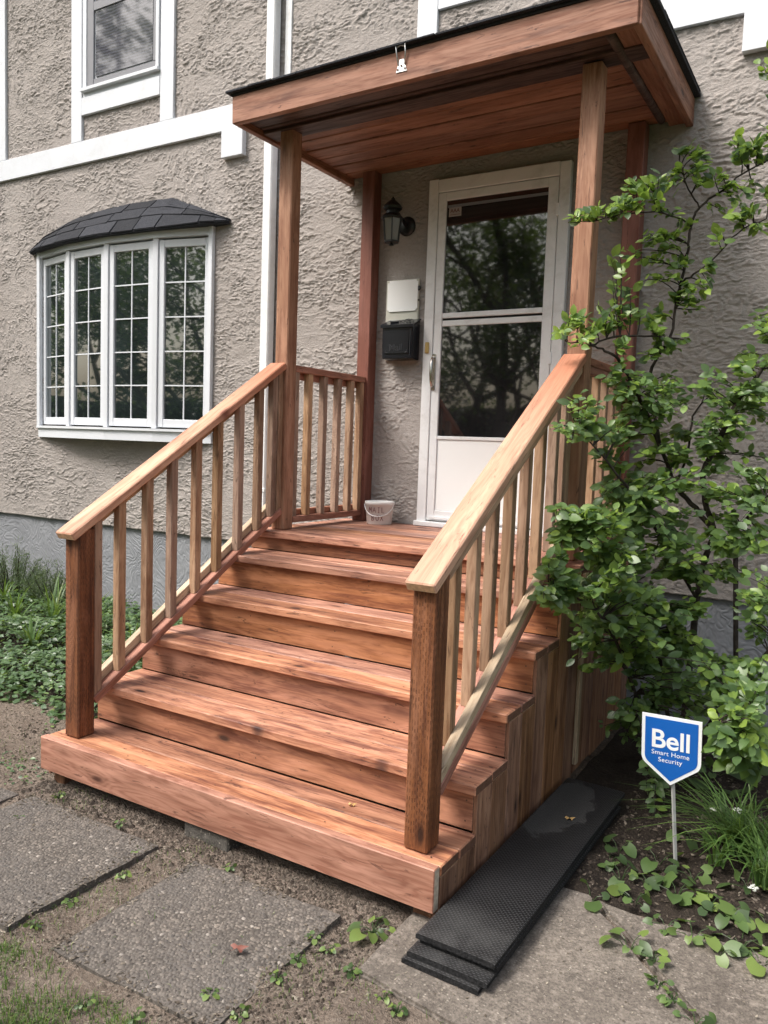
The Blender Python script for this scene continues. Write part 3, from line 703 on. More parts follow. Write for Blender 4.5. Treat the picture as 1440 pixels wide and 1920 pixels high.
# cladding planks; the unseen left set is added to block light
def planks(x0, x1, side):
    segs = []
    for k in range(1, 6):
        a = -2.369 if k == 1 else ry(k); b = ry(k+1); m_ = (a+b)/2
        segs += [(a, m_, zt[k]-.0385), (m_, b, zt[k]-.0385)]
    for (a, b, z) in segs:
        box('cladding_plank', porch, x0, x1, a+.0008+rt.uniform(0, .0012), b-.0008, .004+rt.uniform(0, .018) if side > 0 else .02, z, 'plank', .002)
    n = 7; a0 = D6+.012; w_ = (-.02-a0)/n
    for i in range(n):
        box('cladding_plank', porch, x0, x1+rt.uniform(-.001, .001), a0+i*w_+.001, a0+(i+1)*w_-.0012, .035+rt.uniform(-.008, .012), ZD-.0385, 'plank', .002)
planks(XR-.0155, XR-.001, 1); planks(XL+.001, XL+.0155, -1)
box('corner_trim', porch, XR-.0005, XR+.017, D6+.002, D6+.040, .085, ZD-.0385, 'strip', .002)
box('support_foot', porch, .03, .10, -2.362, -2.29, -.05, .055, 'plank', .003); box('support_foot', porch, 1.87, 1.95, -2.362, -2.29, -.05, .055, 'plank', .003)
box('inner_stringer', porch, .95, .99, -2.30, -1.06, .0, .16, 'plank', .003)  # hidden piece, added to keep light out beneath the steps
# screw heads on cladding, treads and rails
bms = bmesh.new()
def screw(x, y, z, ax, r=.0042):
    n = Vector(ax); u = Vector((0, 1, 0)) if abs(n.y) < .5 else Vector((1, 0, 0)); v = n.cross(u)
    c0 = Vector((x, y, z)); ring = [bms.verts.new(c0+n*.0009+(u*math.cos(q*math.pi/3)+v*math.sin(q*math.pi/3))*r) for q in range(6)]; bms.faces.new(ring)
for k in range(1, 6):
    a = -2.369 if k == 1 else ry(k); b = ry(k+1)
    for t in (.14, .38, .62, .86):
        for z in (zt[k]-.085, zt[k]-.20, .10):
            if z > .06 and rt.random() < .8: screw(XR-.001, a+(b-a)*t+rt.uniform(-.01, .01), z+rt.uniform(-.012, .012), (1, 0, 0))
    for x in (.05, .48, .98, 1.48, 1.92):
        for t in (.12, .38, .62, .9):
            if rt.random() < .75: screw(x+rt.uniform(-.012, .012), a+(b-a)*t, zt[k]+.0012, (0, 0, 1), .0036)
        for zz in (.035, .11):
            if rt.random() < .7 and k < 5: screw(x+rt.uniform(-.012, .012), ry(k+1), zt[k]+zz, (0, -1, 0), .0036)
tag(bm_obj('screws', bms, 'screw', porch), kind='stuff')
# posts
PX = ((.083, .174), (1.815, 1.906)); PY = (-.936, -.846)
for x0, x1 in PX: box('post', porch, x0, x1, PY[0], PY[1], ZD+.001, 3.292, 'post', .006)
box('back_post', porch, .100, .192, -.096, -.004, ZD+.001, 3.328, 'redpost', .004); box('back_post', porch, 1.808, 1.902, -.096, -.004, ZD+.001, 3.328, 'redpost', .004)
NX = ((.070, .160), (1.810, 1.900)); NY = (-2.336, -2.246)
for x0, x1 in NX: box('newel_post', porch, x0, x1, NY[0], NY[1], Z1+.001, 1.132, 'newel', .006)
# stair railings
def railing(xc, s, tz0, tsl, bz0, bsl):
    """s=+1: outer side is -x (left railing), s=-1: outer side is +x"""
    top = lambda y: tz0+tsl*(y+2.365)
    ct = math.cos(math.atan(tsl)); cbm = math.cos(math.atan(bsl))
    ya, yb = -2.372, PY[0]+.001
    hr = board('handrail', porch, (xc, ya, top(ya)-.019/ct), (xc, yb, top(yb)-.019/ct), .110, .038, (1, 0, 0), 'cap', .005)
    xo = xc-s*.021; xi = xc+s*.018
    y0, y1 = NY[1]+.001, PY[0]-.001
    zz = lambda y: top(y)-.0385/ct-.021/ct
    board('rail_strip', hr, (xo, y0, zz(y0)), (xo, y1, zz(y1)), .036, .042, (1, 0, 0), 'bal', .002)
    bot = lambda y: bz0+bsl*(y+2.2)
    board('bottom_rail', hr, (xc+s*.002, y0, bot(y0)-.019/cbm), (xc+s*.002, y1, bot(y1)-.019/cbm), .088, .036, (1, 0, 0), 'redrail', .003)
    zs = lambda y: bot(y)+.019/cbm
    board('bottom_strip', hr, (xo, y0, zs(y0)), (xo, y1, zs(y1)), .036, .038, (1, 0, 0), 'strip', .002)
    ys = [-2.2245]+[-2.088+.1605*i for i in range(7)]+[-1.0075, -.9585]
    for i, y in enumerate(ys):
        yy = y+(rt.uniform(-.006, .006) if 0 < i < 8 else 0)
        # slanted ends follow the rails
        h = .0208; bm = bmesh.new()
        a, b = bot(yy), top(yy)-.039/ct
        zc = (a+b)/2
        vs = []
        for dy in (-h, h):
            for dx in (-h, h):
                for zb_, slope in ((a-zc+bsl*dy+.0015, 0), (b-zc+tsl*dy, 0)):
                    vs.append(bm.verts.new((zb_, dx, dy)))
        # order: (dy,dx,z)
        q = lambda dy, dx, z: vs[dy*4+dx*2+z]
        for f in ((q(0, 0, 0), q(0, 1, 0), q(0, 1, 1), q(0, 0, 1)), (q(1, 0, 0), q(1, 0, 1), q(1, 1, 1), q(1, 1, 0)), (q(0, 0, 0), q(0, 0, 1), q(1, 0, 1), q(1, 0, 0)), (q(0, 1, 0), q(1, 1, 0), q(1, 1, 1), q(0, 1, 1)), (q(0, 0, 0), q(1, 0, 0), q(1, 1, 0), q(0, 1, 0)), (q(0, 0, 1), q(0, 1, 1), q(1, 1, 1), q(1, 0, 1))): bm.faces.new(f)
        bmesh.ops.recalc_face_normals(bm, faces=bm.faces)
        bmesh.ops.bevel(bm, geom=[e for e in bm.edges if abs(e.verts[0].co.x-e.verts[1].co.x) > .3], offset=.003, segments=1, affect='EDGES')
        Mw = Matrix(((0, 1, 0), (0, 0, 1), (1, 0, 0))).to_4x4(); Mw.translation = (xi, yy, zc)
        bm_obj('baluster', bm, 'bal', hr, Mw)
railing(.116, 1, 1.128, .609, .402, .603)
railing(1.856, -1, 1.120, .617, .432, .618)
# deck side railings
for xc, s in ((.129, 1), (1.860, -1)):
    tr_ = box('deck_rail', porch, xc-.045, xc+.045, PY[1]+.001, -.097, 1.950, 1.987, 'redrail', .003)
    xo, xi = xc-s*.021, xc+s*.018
    box('rail_strip', tr_, xo-.018, xo+.018, PY[1]+.001, -.097, 1.912, 1.9495, 'redrail', .002)
    box('bottom_rail', tr_, xc-.045, xc+.045, PY[1]+.001, -.097, 1.066, 1.102, 'redrail', .003)
    box('bottom_strip', tr_, xo-.018, xo+.018, PY[1]+.001, -.097, 1.1025, 1.138, 'redrail', .002)
    for y in (-.8245, -.690, -.535, -.380, -.235, -.119): box('baluster', tr_, xi-.0205, xi+.0205, y-.0205, y+.0205, 1.1025, 1.9495, 'bal', .003)
# porch roof
TL = I((1.035, 0, 3.28)) @ Matrix.Rotation(math.radians(-.75), 4, 'Y') @ I((-1.035, 0, -3.28))
YF = -1.175; X0, X1 = -.062, 2.130; ZB, ZT = 3.278, 3.422
def rb(n, x0, x1, y0, y1, z0, z1, m, b=.003): return box(n, porch, x0, x1, y0, y1, z0, z1, m, b, T=TL)
rb('roof_fascia', X0, X1-.012, YF, YF+.037, ZB, ZT, 'roofw', .004); rb('roof_fascia', X0, X0+.037, YF+.0375, -.002, ZB, ZT, 'roofw'); rb('roof_fascia', X1-.037, X1, YF+.012, -.002, ZB, ZT, 'roofw')
yy = YF+.038
wid = [.150, .145, .145, .145, .1435, .1435, .1435, .1215]
for i, wv in enumerate(wid):
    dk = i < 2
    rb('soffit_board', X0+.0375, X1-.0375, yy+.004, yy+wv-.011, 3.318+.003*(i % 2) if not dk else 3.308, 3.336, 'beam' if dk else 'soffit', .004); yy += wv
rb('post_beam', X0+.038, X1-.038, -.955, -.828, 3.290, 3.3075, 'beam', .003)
bm = bmesh.new(); tube(bm, [(1.985, YF+.04, 3.297), (1.985, -.10, 3.300)], .021, 10); bm_obj('trim_moulding', bm, 'beam', porch, TL, True)
rb('side_soffit', 2.006, X1-.0375, YF+.04, -.003, 3.300, 3.3175, 'soffit', .002)
rb('roof_deck', X0-.004, X1+.004, YF-.004, -.001, ZT+.0005, ZT+.014, 'dark', .002)
nsh = 14
for i in range(nsh):
    a = X0-.03+(X1-X0+.06)*i/nsh; b = X0-.03+(X1-X0+.06)*(i+1)/nsh
    rb('roof_shingle', a+.001, b-.001, YF-.028+rt.uniform(-.004, .004), YF+.32, ZT+.0145, ZT+.024+rt.uniform(0, .003), 'shingle', .002)
rb('roof_covering', X0-.028, X1+.028, YF+.29, -.002, ZT+.0275, ZT+.036, 'shingle', .002)
rb('roof_shingle', X1+.004, X1+.030, YF-.01, -.002, ZT+.001, ZT+.0143, 'shingle', .002)
rb('roof_flashing', X0, X1, -.05, -.0008, ZT+.0365, ZT+.085, 'shingle', .003)
# metal bracket screwed to the roof edge
bp = at(752, 108, YF-.01); bx, bz = bp.x, bp.z
br = thing('metal_bracket', (bx, YF-.005, bz), 'small galvanised metal hanger screwed to the front roof edge', 'bracket')
bm = bmesh.new(); prism(bm, [(-.030, -.062), (.030, -.062), (.012, -.004), (-.012, -.004)], lambda u, v: (bx+u, YF-.0005, bz+v), lambda u, v: (bx+u, YF-.0035, bz+v)); bm_obj('plate', bm, 'galv', br)
for s in (-1, 1):
    bm = bmesh.new(); tube(bm, [(bx+s*.018, YF-.004, bz-.03), (bx+s*.024, YF-.012, bz+.02), (bx+s*.026, YF-.022, bz+.058), (bx+s*.015, YF-.012, bz+.068), (bx+s*.012, YF+.05, bz+.071)], .0035, 6); bm_obj('strap', bm, 'galv', br, smooth=True)
bm = bmesh.new(); tube(bm, [(bx-.022, YF-.016, bz+.046), (bx, YF-.02, bz+.052), (bx+.022, YF-.016, bz+.046)], .003, 6); bm_obj('loop', bm, 'galv', br, smooth=True)
for u, v in ((-.02, -.05), (.02, -.05), (0, -.035)):
    bm = bmesh.new(); bmesh.ops.create_uvsphere(bm, u_segments=8, v_segments=4, radius=.005); bm_obj('screw', bm, 'screw', br, I((bx+u, YF-.004, bz+v)))

# ------------------------------------------------------------------ lantern, mail board, mailbox, bucket
lc = at(735, 430, -.15); lx, ly, lz = lc.x, -.15, lc.z
lan = thing('wall_lantern', (lx, -.01, lz), 'black six-sided carriage lantern on the wall left of the door', 'lantern')
def hexring(r0, r1, z0, z1, name, mat, seg=6):
    bm = bmesh.new(); lathe(bm, [(0, z0), (r0, z0), (r1, z1), (0, z1)], seg, (lx, ly, lz)); return bm_obj(name, bm, mat, lan)
hexring(.046, .060, -.072, .062, 'glass', 'frost'); hexring(.050, .050, -.084, -.0725, 'base', 'darkmetal'); hexring(.016, .006, -.100, -.0845, 'bottom_finial', 'darkmetal', 10)
for k in range(6):
    a = k*math.pi/3; bm = bmesh.new()
    tube(bm, [(lx+.049*math.cos(a), ly+.049*math.sin(a), lz-.073), (lx+.063*math.cos(a), ly+.063*math.sin(a), lz+.063)], .0045, 5); bm_obj('frame_bar', bm, 'darkmetal', lan)
bm = bmesh.new(); lathe(bm, [(0, .0625), (.070, .0625), (.072, .070), (.050, .092), (.040, .096), (.040, .112), (.058, .122), (.062, .135), (.046, .156), (.022, .175), (.012, .182), (.013, .188), (.004, .198), (0, .205)], 12, (lx, ly, lz)); bm_obj('roof', bm, 'darkmetal', lan)
bpz = lz+.05; bpx = at(762, 402, -.02).x
bm = bmesh.new(); lathe(bm, [(0, 0), (.062, 0), (.062, .008), (.045, .020), (0, .024)], 20); bm_obj('back_plate', bm, 'darkmetal', lan, I((bpx, -.001, bpz)) @ Matrix.Rotation(math.pi/2, 4, 'X'), True)
bm = bmesh.new(); tube(bm, [(bpx, -.02, bpz), (bpx-.01, -.06, bpz+.035), (lx+.02, -.11, bpz+.055), (lx, ly, lz+.10)], [.010, .009, .009, .010], 8); bm_obj('arm', bm, 'darkmetal', lan, smooth=True)

mb = thing('mail_board', (.39, -.01, 2.35), 'cream wooden board on the stucco holding a blank white plate', 'board')
box('backing', mb, .266, .508, -.022, -.0006, 2.098, 2.616, 'cream', .004)
p0, p1 = at(728, 528, -.028), at(782, 582, -.028)
bm = bmesh.new(); bmesh.ops.create_cube(bm, size=1); bmesh.ops.scale(bm, vec=(p1.x-p0.x, .008, p0.z-p1.z), verts=bm.verts); bmesh.ops.bevel(bm, geom=[e for e in bm.edges if abs(e.verts[0].co.y-e.verts[1].co.y) > .004], offset=.012, segments=3, affect='EDGES')
bm_obj('blank_plate', bm, 'plastic', mb, I(((p0.x+p1.x)/2, -.0265, (p0.z+p1.z)/2)))
for zz, r in ((2.565, .016), (2.508, .006)):
    q = at(786, 540 if r > .01 else 562, -.024); bm = bmesh.new(); lathe(bm, [(0, 0), (r, 0), (r*.8, .006), (0, .008)], 14); bm_obj('door_bell' if r > .01 else 'screw', bm, 'darkmetal', mb, I((q.x-.004, -.0222, q.z)) @ Matrix.Rotation(math.pi/2, 4, 'X'))
a0, a1 = at(717, 607, -.118), at(772, 671, -.118)
mx0, mx1, mz0, mz1 = a0.x, a1.x, a1.z, a0.z
mail = thing('mailbox', ((mx0+mx1)/2, -.07, mz0), 'black metal mailbox with embossed Mail lettering on the cream board', 'mailbox')
bm = bmesh.new(); prism(bm, [(-.0225, mz0-.006), (-.112, mz0), (-.118, mz1-.02), (-.0225, mz1+.028)], lambda y, z: (mx0, y, z), lambda y, z: (mx1, y, z)); bmesh.ops.recalc_face_normals(bm, faces=bm.faces); bmesh.ops.bevel(bm, geom=bm.edges[:], offset=.004, segments=2, affect='EDGES'); bm_obj('box_body', bm, 'blackpaint', mail)
bm = bmesh.new(); prism(bm, [(-.023, mz1+.0285), (-.023, mz1+.0345), (-.130, mz1-.012), (-.130, mz1-.030), (-.1255, mz1-.030), (-.1245, mz1-.016)], lambda y, z: (mx0-.007, y, z), lambda y, z: (mx1+.007, y, z)); bm_obj('lid', bm, 'blackpaint', mail)
mcx = (mx0+mx1)/2; fy = lambda z: -.112-.006*(z-mz0)/(mz1-.02-mz0)
box('front_panel', mail, mx0+.02, mx1-.028, -.1205, -.1125, mz0+.03, mz1-.045, 'blackpaint', .003)
M['emboss'] = plain('embossed_enamel', (.030, .032, .038), .3)
text_mesh('lettering', 'Mail', .062, 'emboss', mail, I((mcx-.008, -.1212, mz0+.048)) @ FRONT, .0010, .0004)
for (u, sgn) in ((mx0+.03, -1), (mx1-.038, 1)):
    bm = bmesh.new(); tube(bm, [(u, -.1215, mz0+.055), (u, -.1215, mz0+.040), (u-sgn*.015, -.1215, mz0+.036)], .0018, 5); bm_obj('scroll', bm, 'emboss', mail)
box('side_rib', mail, mx1-.020, mx1-.014, -.1198, -.1185, mz0+.02, mz1-.04, 'emboss', 0)
kt = mz1+.018
key = thing('key_bunch', (mcx, -.07, kt), 'dark bunch of keys lying on top of the mailbox lid', 'keys')
def lid_z(y): return mz1+.0345+(y+.023)/(-.107)*(-.0465)
for i in range(5):
    x = mcx+.005+.018*i; y = -.070+.012*((i*7) % 3-1); bm = bmesh.new(); r = .011
    z = lid_z(y)+.004
    tube(bm, [(x+r*math.cos(q*math.pi/5), y+r*math.sin(q*math.pi/5), z+.005+.004*math.sin(q*1.3+i)) for q in range(11)], .002, 5); bm_obj('key_ring', bm, 'darkmetal', key)
bm = bmesh.new(); bmesh.ops.create_cube(bm, size=1); bmesh.ops.scale(bm, vec=(.065, .026, .009), verts=bm.verts); bmesh.ops.bevel(bm, geom=bm.edges[:], offset=.003, segments=2, affect='EDGES'); bm_obj('key_fob', bm, 'darkmetal', key, I((mcx-.045, -.08, lid_z(-.08)+.005)) @ Matrix.Rotation(-.41, 4, 'X') @ Matrix.Rotation(.1, 4, 'Z'))

bc = atz(697, 984, ZD); bcx, bcy = bc.x, bc.y+.09
bk = thing('bucket', (bcx, bcy, ZD), 'white plastic ice-cream pail marked MAIL BOX on the deck by the red post', 'bucket')
RB, RT_, HB = .081, .096, .148
bm = bmesh.new(); lathe(bm, [(0, .001), (RB-.004, .001), (RB, .005), (RT_-.004, HB-.022), (RT_+.001, HB-.020), (RT_+.001, HB-.004), (RT_, HB), (RT_-.005, HB), (RB-.004, .006), (0, .006)], 40); bm_obj('tub', bm, 'tub', bk, I((bcx, bcy, ZD)), True)
def tub_pt(u, z, d=.0012):      # u metres round the front, z up
    r = RB+(RT_-RB)*z/HB+d; a0_ = math.atan2(CAM.y-bcy, CAM.x-bcx)-.16; a = a0_+u/r
    return (bcx+r*math.cos(a), bcy+r*math.sin(a), ZD+z)
bm = bmesh.new(); tube(bm, [tub_pt(-.13+.26*t, .128-.072*math.sin(math.pi*t)**.8, .004+.006*math.sin(math.pi*t)) for t in [i/16 for i in range(17)]], .0022, 6); bm_obj('bail_handle', bm, 'plastic', bk, smooth=True)
GL = {'M': [[(0, 0), (.1, 1), (.5, .35), (.9, 1), (1, 0)]], 'A': [[(0, 0), (.5, 1), (1, 0)], [(.2, .38), (.8, .38)]], 'I': [[(.5, 0), (.5, 1)], [(.2, 1), (.8, 1)], [(.2, 0), (.8, 0)]], 'L': [[(0, 1), (0, 0), (.8, 0)]],
      'B': [[(0, 0), (0, 1), (.6, .95), (.7, .75), (.5, .55), (0, .5), (.7, .42), (.8, .2), (.6, .02), (0, 0)]], 'O': [[(.5+.45*math.cos(q*.628+1.57), .5+.5*math.sin(q*.628+1.57)) for q in range(11)]], 'X': [[(0, 0), (.9, 1)], [(.05, 1), (.95, 0)]]}
def handwrite(word, u0, z0, h, adv):
    for i, ch in enumerate(word):
        bm = bmesh.new()
        for stv in GL[ch]:
            pts = []
            for (p, q) in zip(stv, stv[1:]):
                for t in (0, .5): pts.append((p[0]+(q[0]-p[0])*t, p[1]+(q[1]-p[1])*t))
            pts.append(stv[-1])
            tube(bm, [tub_pt(u0+i*adv+x*adv*.66, z0+y*h, .0010) for x, y in pts], .0017, 5)
        bm_obj('letter', bm, 'ink', bk)
handwrite('MAIL', -.060, .080, .034, .030); handwrite('BOX', -.038, .028, .034, .029)

# ------------------------------------------------------------------ rubber mats
def mat_obj(x0, x1, y0, y1, z0, t, rot, label, sag=0):
    cx_, cy_ = (x0+x1)/2, (y0+y1)/2
    bm = bmesh.new(); L, W_ = y1-y0, x1-x0; n = 28
    rings = []
    for i in range(n+1):
        u = -L/2+L*i/n; dz = -sag*smoothstep(.25, .5, -u/L)*0 + .004*math.sin(u*7+rot*9)*(i/n)
        e = .008
        prof = [(-W_/2, 0), (-W_/2, t-.004), (-W_/2+e, t), (0, t+.0012), (W_/2-e, t), (W_/2, t-.004), (W_/2, 0)]
        rings.append([bm.verts.new((-u, p[0], p[1]+dz*max(0, .3+p[0]/W_))) for p in prof])
    for A, B in zip(rings, rings[1:]):
        for k in range(6): bm.faces.new((A[k], A[k+1], B[k+1], B[k]))
        bm.faces.new((A[6], A[0], B[0], B[6]))
    bm.faces.new(rings[0]); bm.faces.new(rings[-1][::-1])
    Mw = I((cx_, cy_, z0)) @ Matrix.Rotation(math.radians(90+rot), 4, 'Z') @ Matrix.Rotation(0, 4, 'X')
    # local +X runs towards the camera (-y), local Y towards +x
    Mw = I((cx_, cy_, z0)) @ Matrix.Rotation(math.radians(rot), 4, 'Z') @ Matrix(((0, 1, 0, 0), (-1, 0, 0, 0), (0, 0, 1, 0), (0, 0, 0, 1)))
    o = bm_obj('rubber_mat', bm, 'rubber', None, Mw)
    o.data.materials.append(M['rubberedge'])
    for p in o.data.polygons:
        if abs(p.normal.z) < .5: p.material_index = 1
    tag(o, label, 'mat', 'black rubber mats stacked beside the steps')
mat_obj(1.985, 2.235, -2.615, -1.32, .014, .0165, -1.4, 'lowest black rubber mat of the stack beside the steps')
mat_obj(1.990, 2.250, -2.600, -1.24, .0315, .0165, -.9, 'second lowest black rubber mat, jutting out below the top two')
mat_obj(1.998, 2.248, -2.545, -1.19, .049, .0165, -.3, 'second black rubber mat from the top of the stack beside the steps')
mat_obj(1.992, 2.250, -2.558, -1.165, .0665, .0165, -.6, 'topmost black diamond-tread rubber mat with a dry grey patch')

# ------------------------------------------------------------------ yard sign
sb = atz(1265, 1622, .03); sy = sb.y
sign = thing('yard_sign', (sb.x, sy, 0), 'blue shield-shaped Bell security sign on a metal stake in the garden bed', 'sign')
q0, q1, q2 = at(1203, 1338, sy), at(1316, 1350, sy), at(1258, 1476, sy)
tilt = math.atan2(q1.z-q0.z, q1.x-q0.x) if False else math.radians(-1.2)
scx = (q0.x+q1.x)/2+.003; sz1 = (q0.z+q1.z)/2; SW = (q1.x-q0.x)*1.0; SH = sz1-q2.z
def shield(wd, top, tip, sh, r=.035):
    pts = [(-wd/2, top), (wd/2, top)]
    ys = tip+sh
    for k in range(7):
        a = k/6*math.radians(60); pts.append((wd/2-r*.55*(1-math.cos(a))*1.4, ys+r*.2-r*math.sin(a)*1.1))
    pts.append((0, tip))
    for k in range(6, -1, -1):
        a = k/6*math.radians(60); pts.append((-wd/2+r*.55*(1-math.cos(a))*1.4, ys+r*.2-r*math.sin(a)*1.1))
    return pts
ST = I((scx, sy, sz1)) @ Matrix.Rotation(math.radians(-1.5), 4, 'Y') @ Matrix.Rotation(math.radians(4), 4, 'X')
bm = bmesh.new(); prism(bm, shield(SW, 0, -SH, .098), lambda u, v: (u, .0, v), lambda u, v: (u, -.004, v)); pan = bm_obj('panel', bm, 'signwhite', sign, ST)
bm = bmesh.new(); prism(bm, [(x*.885, y*.90-SH*.045) for x, y in shield(SW, 0, -SH, .098)], lambda u, v: (u, -.0042, v), lambda u, v: (u, -.0050, v)); bm_obj('blue_field', bm, 'signblue', pan, ST)
tm = Matrix(((1, 0, 0, 0), (0, 0, -1, 0), (0, 1, 0, 0), (0, 0, 0, 1)))
text_mesh('brand_lettering', 'Bell', SW*.47, 'signwhite', pan, ST @ I((-.002, -.0054, -SH*.47)) @ tm, .0004, .0016, .98)
text_mesh('small_lettering', 'Smart Home', SW*.118, 'signwhite', pan, ST @ I((-.002, -.0054, -SH*.575)) @ tm, .0003, .0, 1.05)
text_mesh('small_lettering', 'Security', SW*.118, 'signwhite', pan, ST @ I((-.002, -.0054, -SH*.675)) @ tm, .0003, .0, 1.05)
bm = bmesh.new(); tube(bm, [(sb.x+.004, sy+.030, -.05), (scx+.002, sy+.030, sz1-SH*.5), (scx, sy+.026, sz1-.06)], .0072, 4); bm_obj('stake', bm, 'stake', sign)

# ------------------------------------------------------------------ foliage helpers
def leaf_geo(L, W_, fold=.25, droop=.18, n=4, tipk=1.0, heart=False):
    """leaf along +x, lying in xy, returns verts, faces"""
    vs, fs = [], []
    for i in range(n+1):
        t = i/n
        if heart: wdt = W_*(math.sin(math.pi*min(1, (t*.82+.18)))**.8)*(1.05 if t < .35 else 1)
        else: wdt = W_*math.sin(math.pi*(t**.85)*.98+.02)**.75
        if i == n: wdt = 0
        if i == 0 and not heart: wdt = .04*W_
        z = -droop*L*t*t
        x = L*t
        if heart and i == 0: vs += [(x-.16*L, -wdt*.62, z+fold*wdt*.5), (x, 0, z), (x-.16*L, wdt*.62, z+fold*wdt*.5)]
        else: vs += [(x, -wdt/2, z+fold*wdt*.5), (x, 0, z), (x, wdt/2, z+fold*wdt*.5)]
    for i in range(n):
        a = i*3; fs += [(a, a+1, a+4, a+3), (a+1, a+2, a+5, a+4)]
    return [Vector(v) for v in vs], fs
class Foliage:
    def __init__(s): s.v, s.f, s.t, s.leaves = [], [], [], []
    def add(s, geo, Mw, tint):
        k = len(s.v); vs, fs = geo
        s.v += [tuple(Mw @ p) for p in vs]; s.f += [tuple(i+k for i in f) for f in fs]; s.t += [tint]*len(fs)
    def build(s, name, mat, parent=None, smooth=True, kind='stuff'):
        me = bpy.data.meshes.new(name); me.from_pydata(s.v, [], s.f)
        a = me.attributes.new('tint', 'FLOAT', 'FACE'); a.data.foreach_set('value', s.t)
        if smooth: me.polygons.foreach_set('use_smooth', [True]*len(s.f))
        o = mesh_obj(name, me, mat, parent); 
        if kind: o['kind'] = kind
        return o
def leaf_matrix(p, d, up, sc=1.0):
    X = d.normalized(); Z = (up-X*up.dot(X))
    if Z.length < 1e-4: Z = Vector((0, 0, 1))
    Z.normalize(); Y = Z.cross(X)
    m = Matrix((X*sc, Y*sc, Z*sc)).transposed().to_4x4(); m.translation = p; return m
def rvec(r, k=1.0): return Vector((r.gauss(0, k), r.gauss(0, k), r.gauss(0, k)))

# ------------------------------------------------------------------ the shrub right of the porch
fr = random.Random(42)
base = Vector((2.38, -.62, .03))
shrub = thing('leafy_shrub', base, 'tall green leafy shrub with crooked dark stems right of the porch', 'shrub')
def P(px, py, y): return at(px, py, y)
stems = {
 'trunk': ([base, P(1300, 1180, -.62), P(1318, 1060, -.64), P(1341, 1000, -.66)], [.022, .020, .018, .017]),
 'left': ([P(1341, 1000, -.66), P(1305, 955, -.68), P(1267, 911, -.70), P(1235, 830, -.74), P(1210, 770, -.80), P(1191, 735, -.86), P(1162, 677, -.96), P(1134, 658, -1.02), P(1107, 649, -1.06), P(1060, 640, -1.1)], [.016, .015, .013, .011, .011, .0105, .009, .007, .005, .003]),
 'mid': ([P(1235, 830, -.74), P(1220, 716, -.76), P(1226, 683, -.76), P(1244, 652, -.76), P(1260, 619, -.76), P(1275, 536, -.74), P(1302, 515, -.74), P(1345, 478, -.72), P(1382, 438, -.70), P(1437, 411, -.68)], [.011, .010, .009, .009, .008, .007, .006, .005, .004, .003]),
 'up': ([P(1268, 580, -.75), P(1287, 484, -.74), P(1292, 448, -.74), P(1299, 411, -.73), P(1315, 387, -.72), P(1351, 359, -.70), P(1391, 325, -.68), P(1445, 296, -.66), P(1500, 250, -.64)], [.008, .008, .0075, .007, .007, .006, .005, .0045, .003]),
 'upl': ([P(1313, 390, -.72), P(1300, 370, -.74), P(1284, 338, -.78), P(1275, 300, -.80)], [.005, .005, .004, .002]),
 'arch': ([P(1275, 635, -.76), P(1210, 630, -.88), P(1150, 632, -.98), P(1107, 649, -1.06)], [.004, .006, .006, .005]),
 'longl': ([P(1300, 420, -.73), P(1245, 400, -.86), P(1180, 400, -.98), P(1120, 412, -1.05), P(1066, 415, -1.10)], [.005, .0045, .004, .003, .0018]),
 'right': ([P(1341, 1000, -.66), P(1322, 940, -.66), P(1319, 885, -.66), P(1344, 834, -.66), P(1379, 759, -.64), P(1428, 692, -.62), P(1470, 600, -.60), P(1500, 480, -.60)], [.017, .017, .016, .016, .014, .012, .010, .008]),
 'rlow': ([P(1341, 1000, -.66), P(1373, 1004, -.72), P(1434, 933, -.86), P(1500, 880, -.95)], [.010, .009, .008, .006]),
 'low': ([Vector((2.45, -.60, .03)), P(1340, 1340, -.70), P(1405, 1275, -.78), P(1440, 1221, -.86), P(1500, 1150, -.95)], [.014, .013, .011, .010, .008]),
 'fwd': ([Vector((2.36, -.66, .03)), P(1235, 1220, -.85), P(1190, 1120, -1.05), P(1130, 1040, -1.30), P(1075, 1000, -1.45), P(1050, 960, -1.5)], [.013, .012, .010, .008, .006, .003]),
 'fwd2': ([P(1305, 1120, -.63), P(1240, 1010, -.85), P(1190, 930, -1.05), P(1150, 880, -1.15), P(1080, 800, -1.25)], [.010, .009, .008, .006, .003]),
 'sagl': ([Vector((2.33, -.64, .03)), P(1190, 1300, -1.0), P(1155, 1200, -1.30), P(1100, 1130, -1.48), P(1030, 1110, -1.58)], [.012, .010, .008, .006, .003]),
 'inner': ([P(1267, 911, -.70), P(1290, 850, -.62), P(1300, 780, -.55), P(1330, 740, -.5)], [.008, .007, .006, .004]),
 'bough': ([P(1415, 1400, -.9), P(1405, 1340, -1.2), P(1380, 1370, -1.42), P(1342, 1362, -1.60)], [.009, .007, .005, .003]),
}
curves = {}
def cat_rom(pts, rads, sub=4):
    out, rr = [], []
    for i in range(len(pts)-1):
        p0, p1, p2, p3 = pts[max(i-1, 0)], pts[i], pts[i+1], pts[min(i+2, len(pts)-1)]
        for k in range(sub):
            t = k/sub; out.append(.5*((2*p1)+(p2-p0)*t+(2*p0-5*p1+4*p2-p3)*t*t+(3*p1-p0-3*p2+p3)*t**3)); rr.append(rads[i]+(rads[i+1]-rads[i])*t)
    return out+[pts[-1]], rr+[rads[-1]]
for nme, (pts, rads) in stems.items():
    c_, r_ = cat_rom([Vector(p) for p in pts], [q*.8 for q in rads]); c_ = [p+rvec(fr, .0025) for p in c_]; curves[nme] = c_
    bm = bmesh.new(); tube(bm, c_, r_, 7); bm_obj('stem' if r_[0] > .0125 else 'branch', bm, 'bark', shrub, smooth=True)
